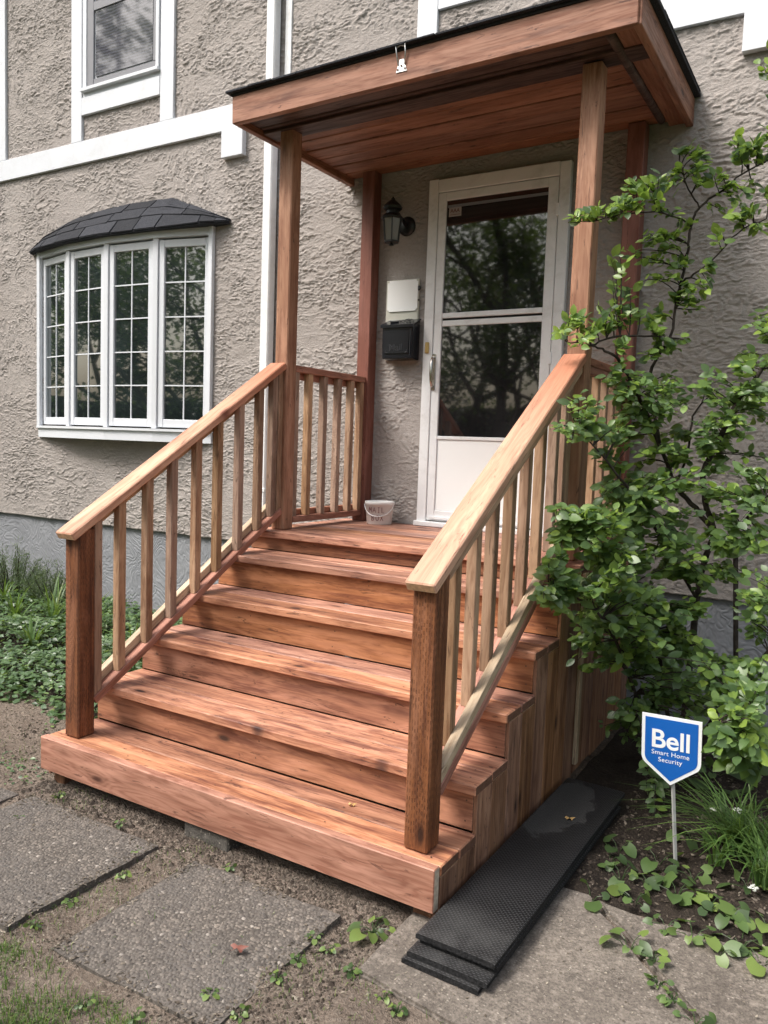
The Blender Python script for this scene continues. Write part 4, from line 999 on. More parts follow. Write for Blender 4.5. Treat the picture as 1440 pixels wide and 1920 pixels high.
# sprays: (stem, target px, target py, target y, leaf count, leaf length, brightness)
sprays = []
def S(px, py, y, n, L=.046, b=.62, src=None, spread=1.0):
    sprays.append((px, py, y, int(n*1.2), L*1.06, b, src, spread))
    if fr.random() < (.95 if b > .68 else .5): sprays.append((px+fr.uniform(-22, 22), py+fr.uniform(-16, 16), y+fr.uniform(-.06, .06), int(n*.9), L, b, src, spread))
# upper, airy and light
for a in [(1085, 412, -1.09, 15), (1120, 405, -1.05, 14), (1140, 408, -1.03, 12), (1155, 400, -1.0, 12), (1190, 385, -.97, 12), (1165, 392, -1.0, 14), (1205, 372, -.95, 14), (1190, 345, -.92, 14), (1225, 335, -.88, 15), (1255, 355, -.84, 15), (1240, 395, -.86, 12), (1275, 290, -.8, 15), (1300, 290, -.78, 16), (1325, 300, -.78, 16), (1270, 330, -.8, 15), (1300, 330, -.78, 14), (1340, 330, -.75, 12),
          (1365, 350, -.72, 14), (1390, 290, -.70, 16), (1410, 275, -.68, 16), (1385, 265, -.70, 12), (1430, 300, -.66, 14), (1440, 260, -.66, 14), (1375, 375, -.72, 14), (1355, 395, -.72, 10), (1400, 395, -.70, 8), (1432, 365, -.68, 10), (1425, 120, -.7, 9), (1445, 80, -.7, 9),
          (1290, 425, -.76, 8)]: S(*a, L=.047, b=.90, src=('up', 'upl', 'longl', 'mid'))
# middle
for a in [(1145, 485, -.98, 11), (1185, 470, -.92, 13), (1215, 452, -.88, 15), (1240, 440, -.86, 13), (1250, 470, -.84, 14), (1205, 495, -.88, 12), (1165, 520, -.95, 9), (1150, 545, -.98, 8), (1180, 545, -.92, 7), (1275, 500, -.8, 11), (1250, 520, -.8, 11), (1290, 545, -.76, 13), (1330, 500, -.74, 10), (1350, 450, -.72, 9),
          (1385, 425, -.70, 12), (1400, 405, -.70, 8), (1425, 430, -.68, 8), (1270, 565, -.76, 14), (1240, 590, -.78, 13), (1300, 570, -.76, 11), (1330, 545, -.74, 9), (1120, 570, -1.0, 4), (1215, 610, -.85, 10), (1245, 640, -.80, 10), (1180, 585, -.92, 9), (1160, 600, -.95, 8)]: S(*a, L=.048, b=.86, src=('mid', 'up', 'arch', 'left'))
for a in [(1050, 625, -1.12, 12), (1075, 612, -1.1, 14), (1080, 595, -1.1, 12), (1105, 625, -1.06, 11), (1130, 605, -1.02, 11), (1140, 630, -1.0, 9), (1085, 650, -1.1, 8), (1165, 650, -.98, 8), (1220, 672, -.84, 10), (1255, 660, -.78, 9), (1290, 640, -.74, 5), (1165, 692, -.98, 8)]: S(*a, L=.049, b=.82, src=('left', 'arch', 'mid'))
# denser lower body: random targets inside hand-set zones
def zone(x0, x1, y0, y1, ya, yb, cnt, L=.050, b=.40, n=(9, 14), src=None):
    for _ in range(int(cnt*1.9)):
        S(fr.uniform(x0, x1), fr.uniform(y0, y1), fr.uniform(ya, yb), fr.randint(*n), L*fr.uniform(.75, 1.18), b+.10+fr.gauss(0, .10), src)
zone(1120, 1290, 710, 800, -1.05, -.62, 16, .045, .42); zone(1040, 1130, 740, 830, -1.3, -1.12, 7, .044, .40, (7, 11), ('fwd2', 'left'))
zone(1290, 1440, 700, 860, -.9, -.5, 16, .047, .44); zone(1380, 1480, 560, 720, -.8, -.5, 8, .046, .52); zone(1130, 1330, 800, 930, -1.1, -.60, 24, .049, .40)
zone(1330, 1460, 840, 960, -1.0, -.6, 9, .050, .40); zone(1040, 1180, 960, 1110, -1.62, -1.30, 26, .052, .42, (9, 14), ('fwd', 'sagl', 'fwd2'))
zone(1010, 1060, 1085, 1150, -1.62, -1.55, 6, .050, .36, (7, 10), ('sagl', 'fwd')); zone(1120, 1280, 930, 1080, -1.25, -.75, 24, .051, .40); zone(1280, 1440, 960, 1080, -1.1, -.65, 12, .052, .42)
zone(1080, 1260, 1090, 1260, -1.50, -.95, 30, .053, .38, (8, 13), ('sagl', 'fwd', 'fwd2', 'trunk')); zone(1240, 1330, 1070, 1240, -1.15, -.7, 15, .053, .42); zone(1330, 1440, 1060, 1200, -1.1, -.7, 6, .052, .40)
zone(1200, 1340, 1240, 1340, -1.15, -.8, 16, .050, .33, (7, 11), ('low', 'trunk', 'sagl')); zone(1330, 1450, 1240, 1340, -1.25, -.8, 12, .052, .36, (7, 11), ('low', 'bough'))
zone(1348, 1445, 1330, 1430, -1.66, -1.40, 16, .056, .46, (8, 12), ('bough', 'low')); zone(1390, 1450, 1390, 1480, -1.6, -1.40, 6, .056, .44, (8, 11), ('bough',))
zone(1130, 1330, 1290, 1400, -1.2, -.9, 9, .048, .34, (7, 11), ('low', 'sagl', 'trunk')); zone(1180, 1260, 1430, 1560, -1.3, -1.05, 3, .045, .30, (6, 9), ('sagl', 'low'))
leaves = []; bmt = bmesh.new()
for (px, py, y, n, L, b, src, spread) in sprays:
    tgt = at(px, py, y)
    if tgt.x < 2.05 and tgt.z < 2.06: # stay clear of the porch side
        d = pix(px, py); tgt = CAM+d*((2.05-CAM.x)/d.x) if (2.05-CAM.x)/d.x > 0 else tgt
    best = None
    for nme in (src or curves.keys()):
        for q in curves[nme][2:]:
            dd = (q-tgt).length+.25*max(0, q.z-tgt.z)
            if best is None or dd < best[0]: best = (dd, q)
    p0 = best[1]
    if best[0] > .34: p0 = p0.lerp(tgt, .35)
    mid = (p0+tgt)/2+Vector((0, 0, .035))+rvec(fr, .015)
    cpts = []
    for i in range(6):
        t = i/5; cpts.append(p0*(1-t)**2+mid*2*t*(1-t)+tgt*t*t)
    tube(bmt, cpts, [.0032, .0028, .0024, .002, .0016, .0010], 4, False)
    # side twiglet
    ax = (tgt-p0).normalized()
    for i in range(n):
        t = .30+.70*(i+fr.random()*.5)/n; t = min(t, 1.0)
        p = p0*(1-t)**2+mid*2*t*(1-t)+tgt*t*t
        sd = (1 if i % 2 else -1)
        side = ax.cross(Vector((0, 0, 1)))
        if side.length < .1: side = Vector((1, 0, 0))
        side.normalize()
        p = p+(rvec(fr, .011))*spread
        d = ax*fr.uniform(.3, .9)+side*sd*fr.uniform(.5, 1.0)+rvec(fr, .28)
        up = Vector((.12, -.85, .85))+rvec(fr, .45)
        ln = L*fr.uniform(.50, 1.22)
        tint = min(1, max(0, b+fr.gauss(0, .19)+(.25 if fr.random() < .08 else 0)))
        leaves.append((p, d, up, ln, tint))
tag(bm_obj('twigs', bmt, 'bark', shrub), kind='stuff')
# the leaves that show largest become objects, the rest one mass
LG = [leaf_geo(1.0, w_, f_, dr_) for (w_, f_, dr_) in ((.62, .18, .16), (.56, .34, .26), (.66, .10, .10), (.55, .26, -.05))]
leaves.sort(key=lambda l: -(l[3]/max(.5, (l[0]-CAM).dot(CF)))*(1.0 if (abs((l[0]-CAM).dot(CR)/(l[0]-CAM).dot(CF)) < .483) else .2))
LME = {}
def leaf_me(k, tq, pool=LG, mat='leaf', pre=''):
    key = (k, tq, mat)
    if key not in LME:
        me = bpy.data.meshes.new('leaf'); me.from_pydata([tuple(v) for v in pool[k][0]], [], pool[k][1])
        a = me.attributes.new('tint', 'FLOAT', 'FACE'); a.data.foreach_set('value', [tq/10]*len(pool[k][1]))
        me.polygons.foreach_set('use_smooth', [True]*len(pool[k][1])); me.materials.append(M[mat]); LME[key] = me
    return LME[key]
fol = Foliage()
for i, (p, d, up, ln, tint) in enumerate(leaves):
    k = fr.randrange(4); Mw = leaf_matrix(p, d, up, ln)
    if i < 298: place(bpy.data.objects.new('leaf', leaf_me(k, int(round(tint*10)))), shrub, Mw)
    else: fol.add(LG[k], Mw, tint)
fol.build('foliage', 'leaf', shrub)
bmb = bmesh.new()
for i in range(26):
    p = leaves[fr.randrange(len(leaves))][0]+rvec(fr, .01); bmesh.ops.create_icosphere(bmb, subdivisions=1, radius=.0045, matrix=I(p))
tag(bm_obj('berries', bmb, 'berry', shrub, smooth=True), kind='stuff')
gs0, gs1 = at(1376, 1280, -.42), at(1376, 1085, -.42)
stake = thing('garden_stake', (gs0.x, -.42, 0), 'dark upright garden stake behind the shrub by the wall', 'stake')
bm = bmesh.new(); tube(bm, [(gs0.x, -.42, -.05), (gs0.x, -.42, gs1.z*.6), (gs1.x, -.42, gs1.z+.12)], .012, 8); bm_obj('pole', bm, 'bark', stake, smooth=True)

# ------------------------------------------------------------------ violets, chives and small weeds
HG = [leaf_geo(1.0, 1.02, .10, .14, 5, heart=True), leaf_geo(1.0, .95, .22, .25, 5, heart=True), leaf_geo(1.0, 1.08, -.06, .05, 5, heart=True)]
vr = random.Random(77)
def violet(name, x, y, n, L, label, hh=.055, tint=.5, cat='plant', group='heart-leaved plants along the garden bed', gz=None, geo=HG, mat='violet', flat=.7, spr=1.0):
    z0 = (bed_h(x, y) if x > 1.99 and y > -1.93 else max(ground_h(x, y), 0)) if gz is None else gz
    t = thing(name, (x, y, z0), label, cat, group)
    bm = bmesh.new()
    for i in range(n):
        a = i*2.4+vr.uniform(-.4, .4); r = spr*L*(.35+.9*math.sqrt((i+.5)/n)); h = hh*vr.uniform(.5, 1.2)
        tip = Vector((x+r*math.cos(a), y+r*math.sin(a), z0+h)); tube(bm, [(x, y, z0-.01), (x+r*.5*math.cos(a), y+r*.5*math.sin(a), z0+h*.75), tuple(tip)], [.0018, .0015, .0012], 4, False)
        d = Vector((math.cos(a), math.sin(a), -.15))+rvec(vr, .25); up = Vector((0, -.25, flat+.3))+rvec(vr, .42)
        k = vr.randrange(len(geo)); tq = int(round(10*min(1, max(0, tint+vr.gauss(0, .24)))))
        place(bpy.data.objects.new('leaf', leaf_me(k, tq, geo, mat)), t, leaf_matrix(tip, d, up, L*vr.uniform(.5, 1.15)))
    bm_obj('stalk', bm, 'violet', t)
vl = [(1110, 1670, 4, .055, 'mottled heart-leaved plant at the bed edge beside the mats'), (1165, 1640, 5, .05, 'heart-leaved plant a hand left of the sign stake'), (1235, 1610, 4, .058, 'broad heart leaf plant at the foot of the sign stake'), (1190, 1680, 6, .05, 'low heart-leaved plant just below the sign stake'),
      (1270, 1670, 6, .055, 'pale heart-leaved plant below and right of the sign stake'), (1330, 1700, 7, .055, 'bright heart-leaved plant at the path edge below the grassy clump'), (1300, 1745, 6, .05, 'small bright heart-leaved plant touching the concrete path'), (1390, 1755, 8, .058, 'lime heart-leaved plant in the lower right, over the path edge'),
      (1430, 1790, 6, .06, 'heart-leaved plant cut by the right picture edge over the path'), (1160, 1590, 4, .05, 'wilted heart-leaved plant between the mats and the sign'), (1330, 1490, 4, .075, 'large dark leaved seedling right of the sign stake'), (1375, 1530, 4, .06, 'dark leaved seedling under the shrub bough'),
      (1405, 1660, 5, .055, 'heart-leaved plant beneath the white flowers'), (1180, 1765, 5, .045, 'heart-leaved plant at the head of the crack in the concrete'), (1225, 1790, 7, .034, 'leafy weed filling the upper crack in the concrete'), (1235, 1835, 9, .022, 'mossy small weed in the middle of the concrete crack'), (1262, 1868, 8, .022, 'small weed low in the concrete crack'), (1305, 1905, 5, .035, 'weed at the bottom end of the concrete crack')]
vl += [(1300, 1570, 5, .060, 'broad dark-leaved plant close behind the sign stake'), (1345, 1450, 6, .065, 'leafy plant under the bough right of the sign panel'), (1420, 1500, 6, .065, 'leafy plant at the right edge above the grassy clump'), (1290, 1440, 5, .06, 'leafy plant in the shade behind the sign tip'), (1145, 1610, 3, .045, 'small heart-leaved plant close to the mat edge behind the path'), (1215, 1650, 5, .042, 'small heart-leaved plant left below the stake foot'), (1300, 1640, 5, .05, 'heart-leaved plant among the flat grass blades'), (1365, 1715, 6, .045, 'small heart-leaved plant left of the lime one in the lower right'), (1250, 1720, 5, .04, 'small heart-leaved plant on the bed edge above the crack'), (1350, 1775, 5, .045, 'heart-leaved plant hanging over the path edge at the right'), (1440, 1730, 6, .055, 'heart-leaved plant at the right edge below the white flowers')]
for (px, py, n, L, lab) in vl:
    p = atz(px, py, .03); violet('heart_leaf_plant' if L > .04 else 'weed', p.x, p.y, n, L, lab, tint=.30 if py < 1600 else (.62 if px > 1280 else .45), hh=.032 if L > .04 else .014, gz=.012 if py > 1765 and px < 1320 else None)
OG = [leaf_geo(1.0, .55, .2, .2), leaf_geo(1.0, .7, .15, .3)]
wl = [(395, 1862, 'weed'), (450, 1900, 'weed'), (520, 1833, 'weed'), (560, 1800, 'weed'), (590, 1755, 'weed'), (700, 1738, 'dandelion'), (660, 1820, 'weed'), (720, 1868, 'weed'), (745, 1895, 'weed'), (135, 1690, 'weed'), (65, 1735, 'weed'), (230, 1640, 'weed'), (255, 1595, 'weed'), (225, 1545, 'weed'), (430, 1625, 'weed'), (30, 1535, 'weed'), (110, 1490, 'weed'), (620, 1780, 'weed'), (160, 1880, 'weed'), (250, 1905, 'weed')]
wlab = ['weed on the right edge of the middle slab, lowest of the row', 'weed cut by the bottom edge below the middle slab', 'oval-leaved weed beside the right edge of the middle slab', 'three-leaved weed at the right edge of the middle slab', 'small weed off the right corner of the middle slab', 'ragged dandelion rosette in the dirt before the bottom step', 'weed at the left corner of the concrete path', 'bright weed below the front edge of the concrete path', 'weed low by the concrete path near the bottom edge', 'weed in the gap between the two slabs, nearest the left slab', 'clump of weeds at the lower corner of the left slab', 'weed in the dirt gap between the two slabs', 'weed beside the right corner of the left slab', 'yellow-green weed just behind the left slab', 'small weeds at the back edge of the middle slab', 'weed at the far left behind the left slab', 'weed in the dirt left of the bottom step', 'tiny weed in the dirt right of the middle slab', 'weed in the grass at the bottom left', 'weed in the grass below the middle slab']
for (px, py, kd_), lab in zip(wl, wlab):
    p = atz(px, py, .01)
    violet('dandelion' if kd_ == 'dandelion' else 'weed', p.x, p.y, vr.randint(6, 10), .017 if kd_ == 'weed' else .045, lab, .014, .62, 'weed', 'small weeds round the slabs', geo=OG)
def blade_clump(name, x, y, z, n, L, wdt, label, cat, group, lean=1.0, tint=.45, mat='blade', bias=(0, 0, 0)):
    t = thing(name, (x, y, z), label, cat, group); F = Foliage()
    for i in range(n):
        a = vr.uniform(0, 6.283); dirv = Vector((math.cos(a), math.sin(a), 0)); r0 = Vector((vr.gauss(0, .022), vr.gauss(0, .022), 0))*(n/60)**.5
        l = L*vr.uniform(.55, 1.1); k = lean*vr.uniform(.3, 1.0); ww = wdt*vr.uniform(.7, 1.2); side = Vector((-dirv.y, dirv.x, 0)); vs = []; fs = []
        for j in range(6):
            tt = j/5; p = Vector((x, y, z))+r0+dirv*(l*k*tt*tt*.8+l*.12*tt)+Vector((0, 0, l*(tt-.55*k*tt**2.3)))+Vector(bias)*tt*l
            p.z = max(p.z, z+.004)
            wj = ww*(1-tt**3)*.5+.0003; vs += [p-side*wj, p+side*wj]
        for j in range(5): fs.append((2*j, 2*j+1, 2*j+3, 2*j+2))
        F.add((vs, fs), Matrix.Identity(4), min(1, max(0, tint+vr.gauss(0, .2))))
    F.build('blades', mat, t); return t
c1 = atz(1400, 1600, .03)
ch = blade_clump('chive_clump', c1.x, c1.y, .03, 190, .36, .0068, 'grassy garlic chive clump with white flowers right of the sign', 'chives', 'grassy clumps right of the sign', 1.25, .52, bias=(-.25, -.2, 0))
c2 = atz(1440, 1660, .03); blade_clump('chive_clump', c2.x, c2.y, .03, 110, .30, .0066, 'smaller grassy clump at the right picture edge', 'chives', 'grassy clumps right of the sign', 1.1, .5)
c3 = atz(1345, 1625, .03); blade_clump('chive_clump', c3.x, c3.y, .03, 22, .24, .008, 'few flat grass blades just right of the sign stake', 'chives', 'grassy clumps right of the sign', 1.5, .55)
for px, py, y, root in ((1383, 1522, c1.y-.02, c1), (1412, 1667, c1.y-.30, c1), (1338, 1521, c1.y+.02, c1)):
    hp_ = at(px, py, y); bm = bmesh.new(); tube(bm, [(root.x, root.y, .03), ((root.x+hp_.x)/2, (root.y+hp_.y)/2, max(hp_.z, .12)), tuple(hp_)], .0014, 4, False); stk = bm_obj('flower_stalk', bm, 'violet', ch)
    bm = bmesh.new()
    for i in range(26):
        d = rvec(vr).normalized()*vr.uniform(.008, .017); d.z = abs(d.z)*.8; c_ = hp_+d
        for q in range(5):
            a = q*1.257; u = Vector((math.cos(a), math.sin(a), .5)); v = Vector((-math.sin(a), math.cos(a), 0)); bm.faces.new([bm.verts.new(c_), bm.verts.new(c_+u*.003-v*.0014), bm.verts.new(c_+u*.0058), bm.verts.new(c_+u*.003+v*.0014)])
    bm_obj('flower_head', bm, 'flower', stk)

# left bed: ground cover, day lilies, junipers
CG = [leaf_geo(1.0, .58, .2, .2, 3), leaf_geo(1.0, .52, .32, .3, 3), leaf_geo(1.0, .62, .1, .05, 3)]
gr = random.Random(9); F = Foliage(); cnt = 0
while cnt < 19000:
    x = -5.2+5.15*gr.random()**.62; y = gr.uniform(-2.3, -.03)
    edge = -2.02+.16*nz(x, y, 2.1, 5)+.10*nz(x, y, 6, 2)
    if y < edge and gr.random() > .10: continue
    dens = .5+.9*nz(x, y, 3.3, 8)
    if gr.random() > dens+.45: continue
    cnt += 1
    ht = .17*(.65+.5*nz(x, y, 2.7, 1))*smoothstep(edge, edge+.30, y)
    p = Vector((x, y, lbed_h(x, y)+ht*gr.random()**.45+.006)); a = gr.uniform(0, 6.283)
    F.add(CG[gr.randrange(3)], leaf_matrix(p, Vector((math.cos(a), math.sin(a), gr.uniform(-.3, .25))), Vector((0, -.2, 1))+rvec(gr, .30), gr.uniform(.028, .058)), min(1, max(0, .50+.25*nz(x, y, 2, 3)+gr.gauss(0, .2))))
for _ in range(1500):
    x, y = -gr.random()**1.2*2.2-.03, gr.uniform(-3.0, -1.95)
    if nz(x, y, 3.1, 17)+.25*nz(x, y, 9, 5) < .05: continue
    a = gr.uniform(0, 6.283); F.add(CG[gr.randrange(3)], leaf_matrix(Vector((x, y, ground_h(x, y)+gr.uniform(.002, .02))), Vector((math.cos(a), math.sin(a), .1)), Vector((0, -.2, 1))+rvec(gr, .3), gr.uniform(.010, .030)), min(1, max(0, gr.gauss(.5, .25))))
o = F.build('ground_cover', 'cover'); tag(o, 'low leafy green ground cover left of the steps', 'ground cover')
for px, py, y, n, L, lab in ((100, 1130, -.75, 34, .50, 'day lily clump leftmost of those before the grey foundation'), (165, 1150, -.85, 40, .52, 'day lily clump just left of the left newel post'), (255, 1200, -1.15, 34, .42, 'day lily clump behind the lowest left balusters'), (215, 1255, -1.62, 22, .36, 'small day lily clump right behind the left newel post'),
                       (375, 1115, -.45, 16, .30, 'small day lily clump by the foundation behind the middle balusters'), (300, 1250, -1.0, 24, .36, 'day lily tuft showing under the left bottom rail'), (60, 1190, -1.25, 22, .34, 'short day lily tuft in the middle of the ground cover'), (30, 1120, -.9, 26, .44, 'day lily tuft near the left edge in front of the juniper'), (8, 1080, -.55, 16, .45, 'upright day lily blades at the left picture edge')):
    p = at(px, py, y); blade_clump('day_lily', min(p.x, -.10), y, .05, n, L, .015, lab, 'plant', 'day lilies in the left bed', .9, .62)
def juniper(px, py, y, rx, h, lab):
    p = at(px, py, y); t = thing('juniper', (p.x, y, .04), lab, 'juniper', 'junipers against the foundation'); F = Foliage(); bm = bmesh.new(); r = random.Random(int(px)+3)
    for i in range(34):
        a = r.uniform(0, 6.283); rad = rx*math.sqrt(r.random()); tip = Vector((p.x+rad*math.cos(a), y+rad*.6*math.sin(a), .05+h*(1-.55*(rad/rx)**2)*r.uniform(.75, 1.05))); b0 = Vector((p.x+.1*math.cos(a), y, .04))
        tube(bm, [b0, b0.lerp(tip, .5)+Vector((0, 0, .03)), tip], [.008, .005, .002], 4, False)
        for j in range(120):
            tt = r.uniform(.45, 1.06); q = b0.lerp(tip, tt)+rvec(r, .022); d = (tip-b0).normalized()*.6+rvec(r, .6)+Vector((0, 0, .4)); d.normalize()
            s = d.cross(rvec(r)).normalized()*.0028; l = r.uniform(.02, .045)
            F.add(([q-s, q+s, q+d*l], [(0, 1, 2)]), Matrix.Identity(4), min(1, max(0, r.gauss(.5, .25))))
    bm_obj('twigs', bm, 'bark', t); F.build('needles', 'juniper', t, False)
juniper(25, 1075, -.38, .42, .50, 'grey-green juniper at the left edge against the grey foundation'); juniper(92, 1085, -.42, .34, .42, 'grey-green juniper beside the left newel, against the foundation')

# grass at the lower left, leaf litter, crumbs
F = Foliage(); gr = random.Random(31)
def blades(x, y, z, l, ww, tint):
    a = gr.uniform(0, 6.283); d = Vector((math.cos(a), math.sin(a), 0)); s = Vector((-d.y, d.x, 0))*ww; p = Vector((x, y, z)); k = gr.uniform(.2, 1.0)
    F.add(([p-s, p+s, p+d*l*.35*k+Vector((0, 0, l*.6))+s*.7, p+d*l*.35*k+Vector((0, 0, l*.6))-s*.7, p+d*l*k+Vector((0, 0, l*(1-.45*k)))], [(0, 1, 2, 3), (3, 2, 4)]), Matrix.Identity(4), tint)
cnt = 0
while cnt < 7000:
    px, py = gr.uniform(-60, 620), gr.uniform(1700, 2080)
    p = atz(px, py, 0); lim = 1785+max(0, px-60)*.62 if px < 330 else 1960
    if py < lim+40*nz(p.x, p.y, 6, 3): 
        if gr.random() > .012: continue
    dn = .5+.8*nz(p.x, p.y, 7, 12)
    if gr.random() > dn: continue
    cnt += 1; blades(p.x, p.y, ground_h(p.x, p.y), gr.uniform(.010, .038), .0012, min(1, max(0, gr.gauss(.66, .28))))
for _ in range(900):      # stray tufts in the dirt and along the slab edges
    cx_, cy_ = gr.choice([(.95, -2.85), (1.75, -2.8), (1.03, -2.5), (.3, -2.46), (-.25, -2.2), (1.95, -2.78), (2.3, -2.80), (.9, -3.1), (-.6, -2.3)])
    x, y = cx_+gr.gauss(0, .07), cy_+gr.gauss(0, .12); blades(x, y, ground_h(x, y), gr.uniform(.008, .03), .0011, gr.uniform(.3, 1))
tag(F.build('grass', 'blade', None, False), 'thin grass growing at the lower left and between the slabs', 'grass')
F = Foliage()
LG2 = [leaf_geo(1.0, .6, .5, .3, 3), leaf_geo(1.0, .5, -.4, -.2, 3), leaf_geo(1.0, .30, .2, .1, 3)]
def litter(x, y, z, s, tint): 
    a = gr.uniform(0, 6.283); F.add(LG2[gr.randrange(3)], leaf_matrix(Vector((x, y, z+s*.08)), Vector((math.cos(a), math.sin(a), gr.uniform(-.15, .15))), Vector((0, 0, 1))+rvec(gr, .35), s), tint)
for _ in range(9000):
    x = gr.uniform(-1.4, 2.1); y = -2.5+gr.gauss(0, .24)
    if x < .0: y = gr.uniform(-2.9, -1.8)
    if (y > -2.36 and x > 0) or x > 1.98: continue
    in_slab = (1.05 < x < 1.69 or .12 < x < .87) and -3.15 < y < -2.53
    if in_slab and gr.random() > .03: continue
    litter(x, y, max(ground_h(x, y), .016 if in_slab else -1), gr.uniform(.005, .018), min(1, max(0, gr.gauss(.5, .25))))
for (sx0, sx1, sy0, sy1, sz) in ((1.055, 1.685, -3.125, -2.515, .008), (.13, .868, -3.15, -2.535, .015)):
    for _ in range(1500):      # crumbs that have crept over the slab edges
        e = gr.randrange(4); u = gr.random(); d = gr.gauss(0, .022)
        x, y = ((sx0+d, sy0+(sy1-sy0)*u), (sx1+d, sy0+(sy1-sy0)*u), (sx0+(sx1-sx0)*u, sy1+d), (sx0+(sx1-sx0)*u, sy0+d))[e]
        if nz(x, y, 5, 31) < -.15: continue
        litter(x, y, max(ground_h(x, y), sz if sx0 < x < sx1 and sy0 < y < sy1 else -1), gr.uniform(.005, .017), min(1, max(0, gr.gauss(.5, .25))))
for _ in range(900):
    x, y = gr.uniform(1.66, 1.90), gr.uniform(-3.3, -2.5); litter(x, y, ground_h(x, y), gr.uniform(.004, .014), min(1, max(0, gr.gauss(.5, .28))))
for _ in range(1500):
    x, y = gr.uniform(.85, 1.08), gr.uniform(-3.3, -2.5); litter(x, y, ground_h(x, y), gr.uniform(.004, .012), min(1, max(0, gr.gauss(.5, .28))))
for _ in range(2600):
    x, y = gr.uniform(2.26, 3.3), gr.uniform(-1.98, -.3); litter(x, y, bed_h(x, y), gr.uniform(.006, .028), min(1, max(0, gr.gauss(.36, .28))))
for _ in range(420):
    x, y = gr.uniform(1.9, 3.0), gr.uniform(-2.7, -1.98); litter(x, y, .0135, gr.uniform(.003, .012), gr.uniform(.2, 1))
tag(F.build('leaf_litter', 'litter'), 'dry leaf crumbs and wood chips scattered over the dirt', 'litter')
F = Foliage(); CRM = None
for _ in range(9000):     # clods and small stones
    if gr.random() < .5: x, y = gr.uniform(0, 1.98), -2.36-abs(gr.gauss(0, .10))
    elif gr.random() < .4: x, y = gr.uniform(-1.3, .05), gr.uniform(-2.9, -1.95)
    elif gr.random() < .5: x, y = gr.uniform(1.66, 1.9), gr.uniform(-3.3, -2.45)
    else: x, y = gr.uniform(2.25, 3.2), gr.uniform(-1.95, -.6)
    if (1.05 < x < 1.69 or .12 < x < .87) and y < -2.53: continue
    z = bed_h(x, y) if x > 2.2 else ground_h(x, y); s = gr.uniform(.002, .008)*(2 if gr.random() < .05 else 1)
    vs = [Vector((x, y, z))+Vector(v)*s*gr.uniform(.7, 1.3) for v in ((1, 0, 0), (0, 1, 0), (-1, 0, 0), (0, -1, 0), (0, 0, .9))]
    F.add((vs, [(0, 1, 4), (1, 2, 4), (2, 3, 4), (3, 0, 4)]), Matrix.Identity(4), min(1, max(0, gr.gauss(.25, .2))) if x < 2.2 else gr.uniform(0, .2))
tag(F.build('soil_crumbs', 'litter', None, False), 'loose soil crumbs and pebbles under the step edge', 'soil')
# fallen leaf on the middle slab and on the mat
M['redleaf'] = plain('red_leaf', (.20, .075, .055), .6); M['tanleaf'] = plain('tan_leaf', (.45, .28, .10), .6)
def fallen(px, py, z, L, mat, lab):
    p = atz(px, py, z); bm = bmesh.new(); vs = []
    for i in range(15):
        a = 2*math.pi*i/14; r = L*(.34+.16*math.cos(5*a)); vs.append((r*math.cos(a)*1.3, r*math.sin(a), .006*math.sin(3*a+1)))
    c_ = bm.verts.new((0, 0, .003)); rg = [bm.verts.new(v) for v in vs[:14]]
    for i in range(14): bm.faces.new((c_, rg[i], rg[(i+1) % 14]))
    tag(bm_obj('fallen_leaf', bm, mat, None, I((p.x, p.y, z+.005)) @ Matrix.Rotation(.6, 4, 'Z'), True), lab, 'leaf')
fallen(447, 1780, .022, .05, 'redleaf', 'red fallen leaf lying on the middle pebble slab'); fallen(1068, 1537, .084, .035, 'tanleaf', 'small tan fallen leaf on the topmost rubber mat'); fallen(660, 1511, Z1+.002, .028, 'tanleaf', 'curled tan leaf bit on the bottom tread')

# ------------------------------------------------------------------ trees across the yard (they show in the window panes)
tr_rng = random.Random(4)
TGEO = leaf_geo(1.0, .6, .2, .2, 2)
def make_tree(H, R_, nl, seed):
    r = random.Random(seed); bm = bmesh.new(); tips = []
    def limb(p, d, L, rad, depth):
        pts = [p]; q = p.copy(); dd = d.copy()
        for i in range(4):
            dd = (dd+rvec(r, .12)+Vector((0, 0, .05))).normalized(); q = q+dd*L/4; pts.append(q.copy())
        tube(bm, pts, [rad*(1-.16*i) for i in range(5)], 6 if depth < 2 else 4, False)
        if depth >= 3: tips.append((pts[-1], dd)); tips.append((pts[2], dd)); return
        for k in range(4 if depth else 6):
            a = r.uniform(0, 6.283); b = pts[2+(k % 3)] if depth else pts[1+(k % 4)]
            nd = (dd*.55+Vector((math.cos(a), math.sin(a), r.uniform(.0, .6)))).normalized(); limb(b, nd, L*r.uniform(.48, .68), rad*.5, depth+1)
    limb(Vector((0, 0, 0)), Vector((0, 0, 1)), H*.55, H*.016, 0)
    F = Foliage()
    for i in range(nl):
        p, d = tips[r.randrange(len(tips))]; q = p+rvec(r, R_*.06); a = r.uniform(0, 6.283)
        F.add(TGEO, leaf_matrix(q, Vector((math.cos(a), math.sin(a), r.uniform(-.6, .2))), Vector((0, 0, 1))+rvec(r, .5), r.uniform(.10, .20)), min(1, max(0, r.gauss(.5, .25))))
    return bm, F
protos = []
for H, R_, nl, sd in ((11.0, 4.4, 11000, 1), (8.5, 3.8, 9000, 2)):
    bm, F = make_tree(H, R_, nl, sd)
    t = thing('yard_tree', (0, 0, 0), '', 'tree', 'trees across the front yard'); tk = bm_obj('trunk', bm, 'treebark', t); fo = F.build('crown', 'treeleaf', t, kind=None); protos.append((t, tk, fo))
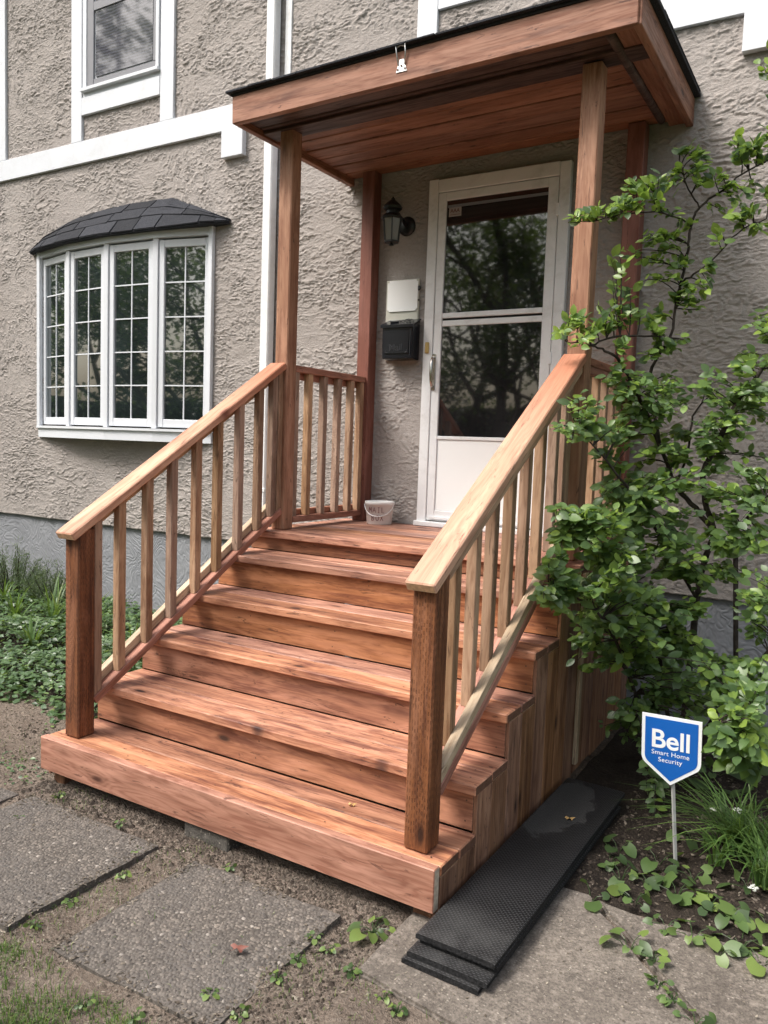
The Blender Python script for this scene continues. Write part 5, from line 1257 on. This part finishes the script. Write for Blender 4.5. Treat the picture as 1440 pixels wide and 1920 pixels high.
spots = [(0, -4.5, -13.0, 1.0, 'broad tree across the yard, mirrored in the door glass'), (1, -1.0, -16.0, 1.1, 'tree far behind the viewer, mirrored in the lower door pane'), (0, -9.5, -11.0, 1.15, 'tall tree mirrored in the right bow window light'), (1, -13.5, -14.0, 1.2, 'tree mirrored in the middle of the bow window'), (0, -17.5, -12.5, 1.45, 'tree mirrored in the left bow window lights'), (1, -8.0, -18.0, 1.35, 'distant tree filling the gaps in the mirrored foliage'), (0, 4.5, -17.0, 1.0, 'tree behind the viewer on the right'), (1, -22.0, -13.0, 1.25, 'farthest left tree across the yard'), (1, -15.5, -5.5, 1.1, 'tree beyond the left end of the house, mirrored in the leftmost bow light'), (0, -23.0, -5.0, 1.1, 'tall tree far left of the house beside the street')]
for i, (k, x, y, s, lab) in enumerate(spots):
    t, tk, fo = protos[k]
    Mw = I((x, y, -.08)) @ Matrix.Rotation(i*1.3, 4, 'Z') @ Matrix.Scale(s, 4)
    if i < 2: root = t; root.matrix_basis = Mw
    else:
        root = t.copy(); COL.objects.link(root); root.matrix_basis = Mw
        for ch_ in (tk, fo): c_ = ch_.copy(); COL.objects.link(c_); c_.parent = root
    root['label'] = lab

hg = thing('blocker', (-8, -20.5, 0), 'unseen leafy hedge along the far side of the yard', 'blocker')  # added out of view so the panes reflect no bright horizon
box('core', hg, -27.5, -26.5, -20.3, 2, -.1, 2.9, 'mulch', 0); box('core', hg, -34, 16, -21.6, -20.4, -.1, 2.9, 'mulch', 0)
F = Foliage(); hr_ = random.Random(12)
for i in range(14000):
    x = hr_.uniform(-34, 16); z = hr_.uniform(0, 3.3); y = -20.4+hr_.uniform(-.1, .35)+.25*nz(x, z, .8, 3); a = hr_.uniform(0, 6.283)
    if i % 4 == 0: x, y, nn = -26.4-hr_.uniform(-.35, .1), hr_.uniform(-20.3, 2), Vector((1, 0, .6))
    else: nn = Vector((0, 1, .6))
    F.add(TGEO, leaf_matrix(Vector((x, y, z+.5*nz(x+y, 0, .35, 2))), Vector((math.cos(a), .3, math.sin(a))), nn+rvec(hr_, .4), hr_.uniform(.12, .22)), min(1, max(0, hr_.gauss(.45, .25))))
tag(F.build('foliage', 'treeleaf', hg), kind='stuff')
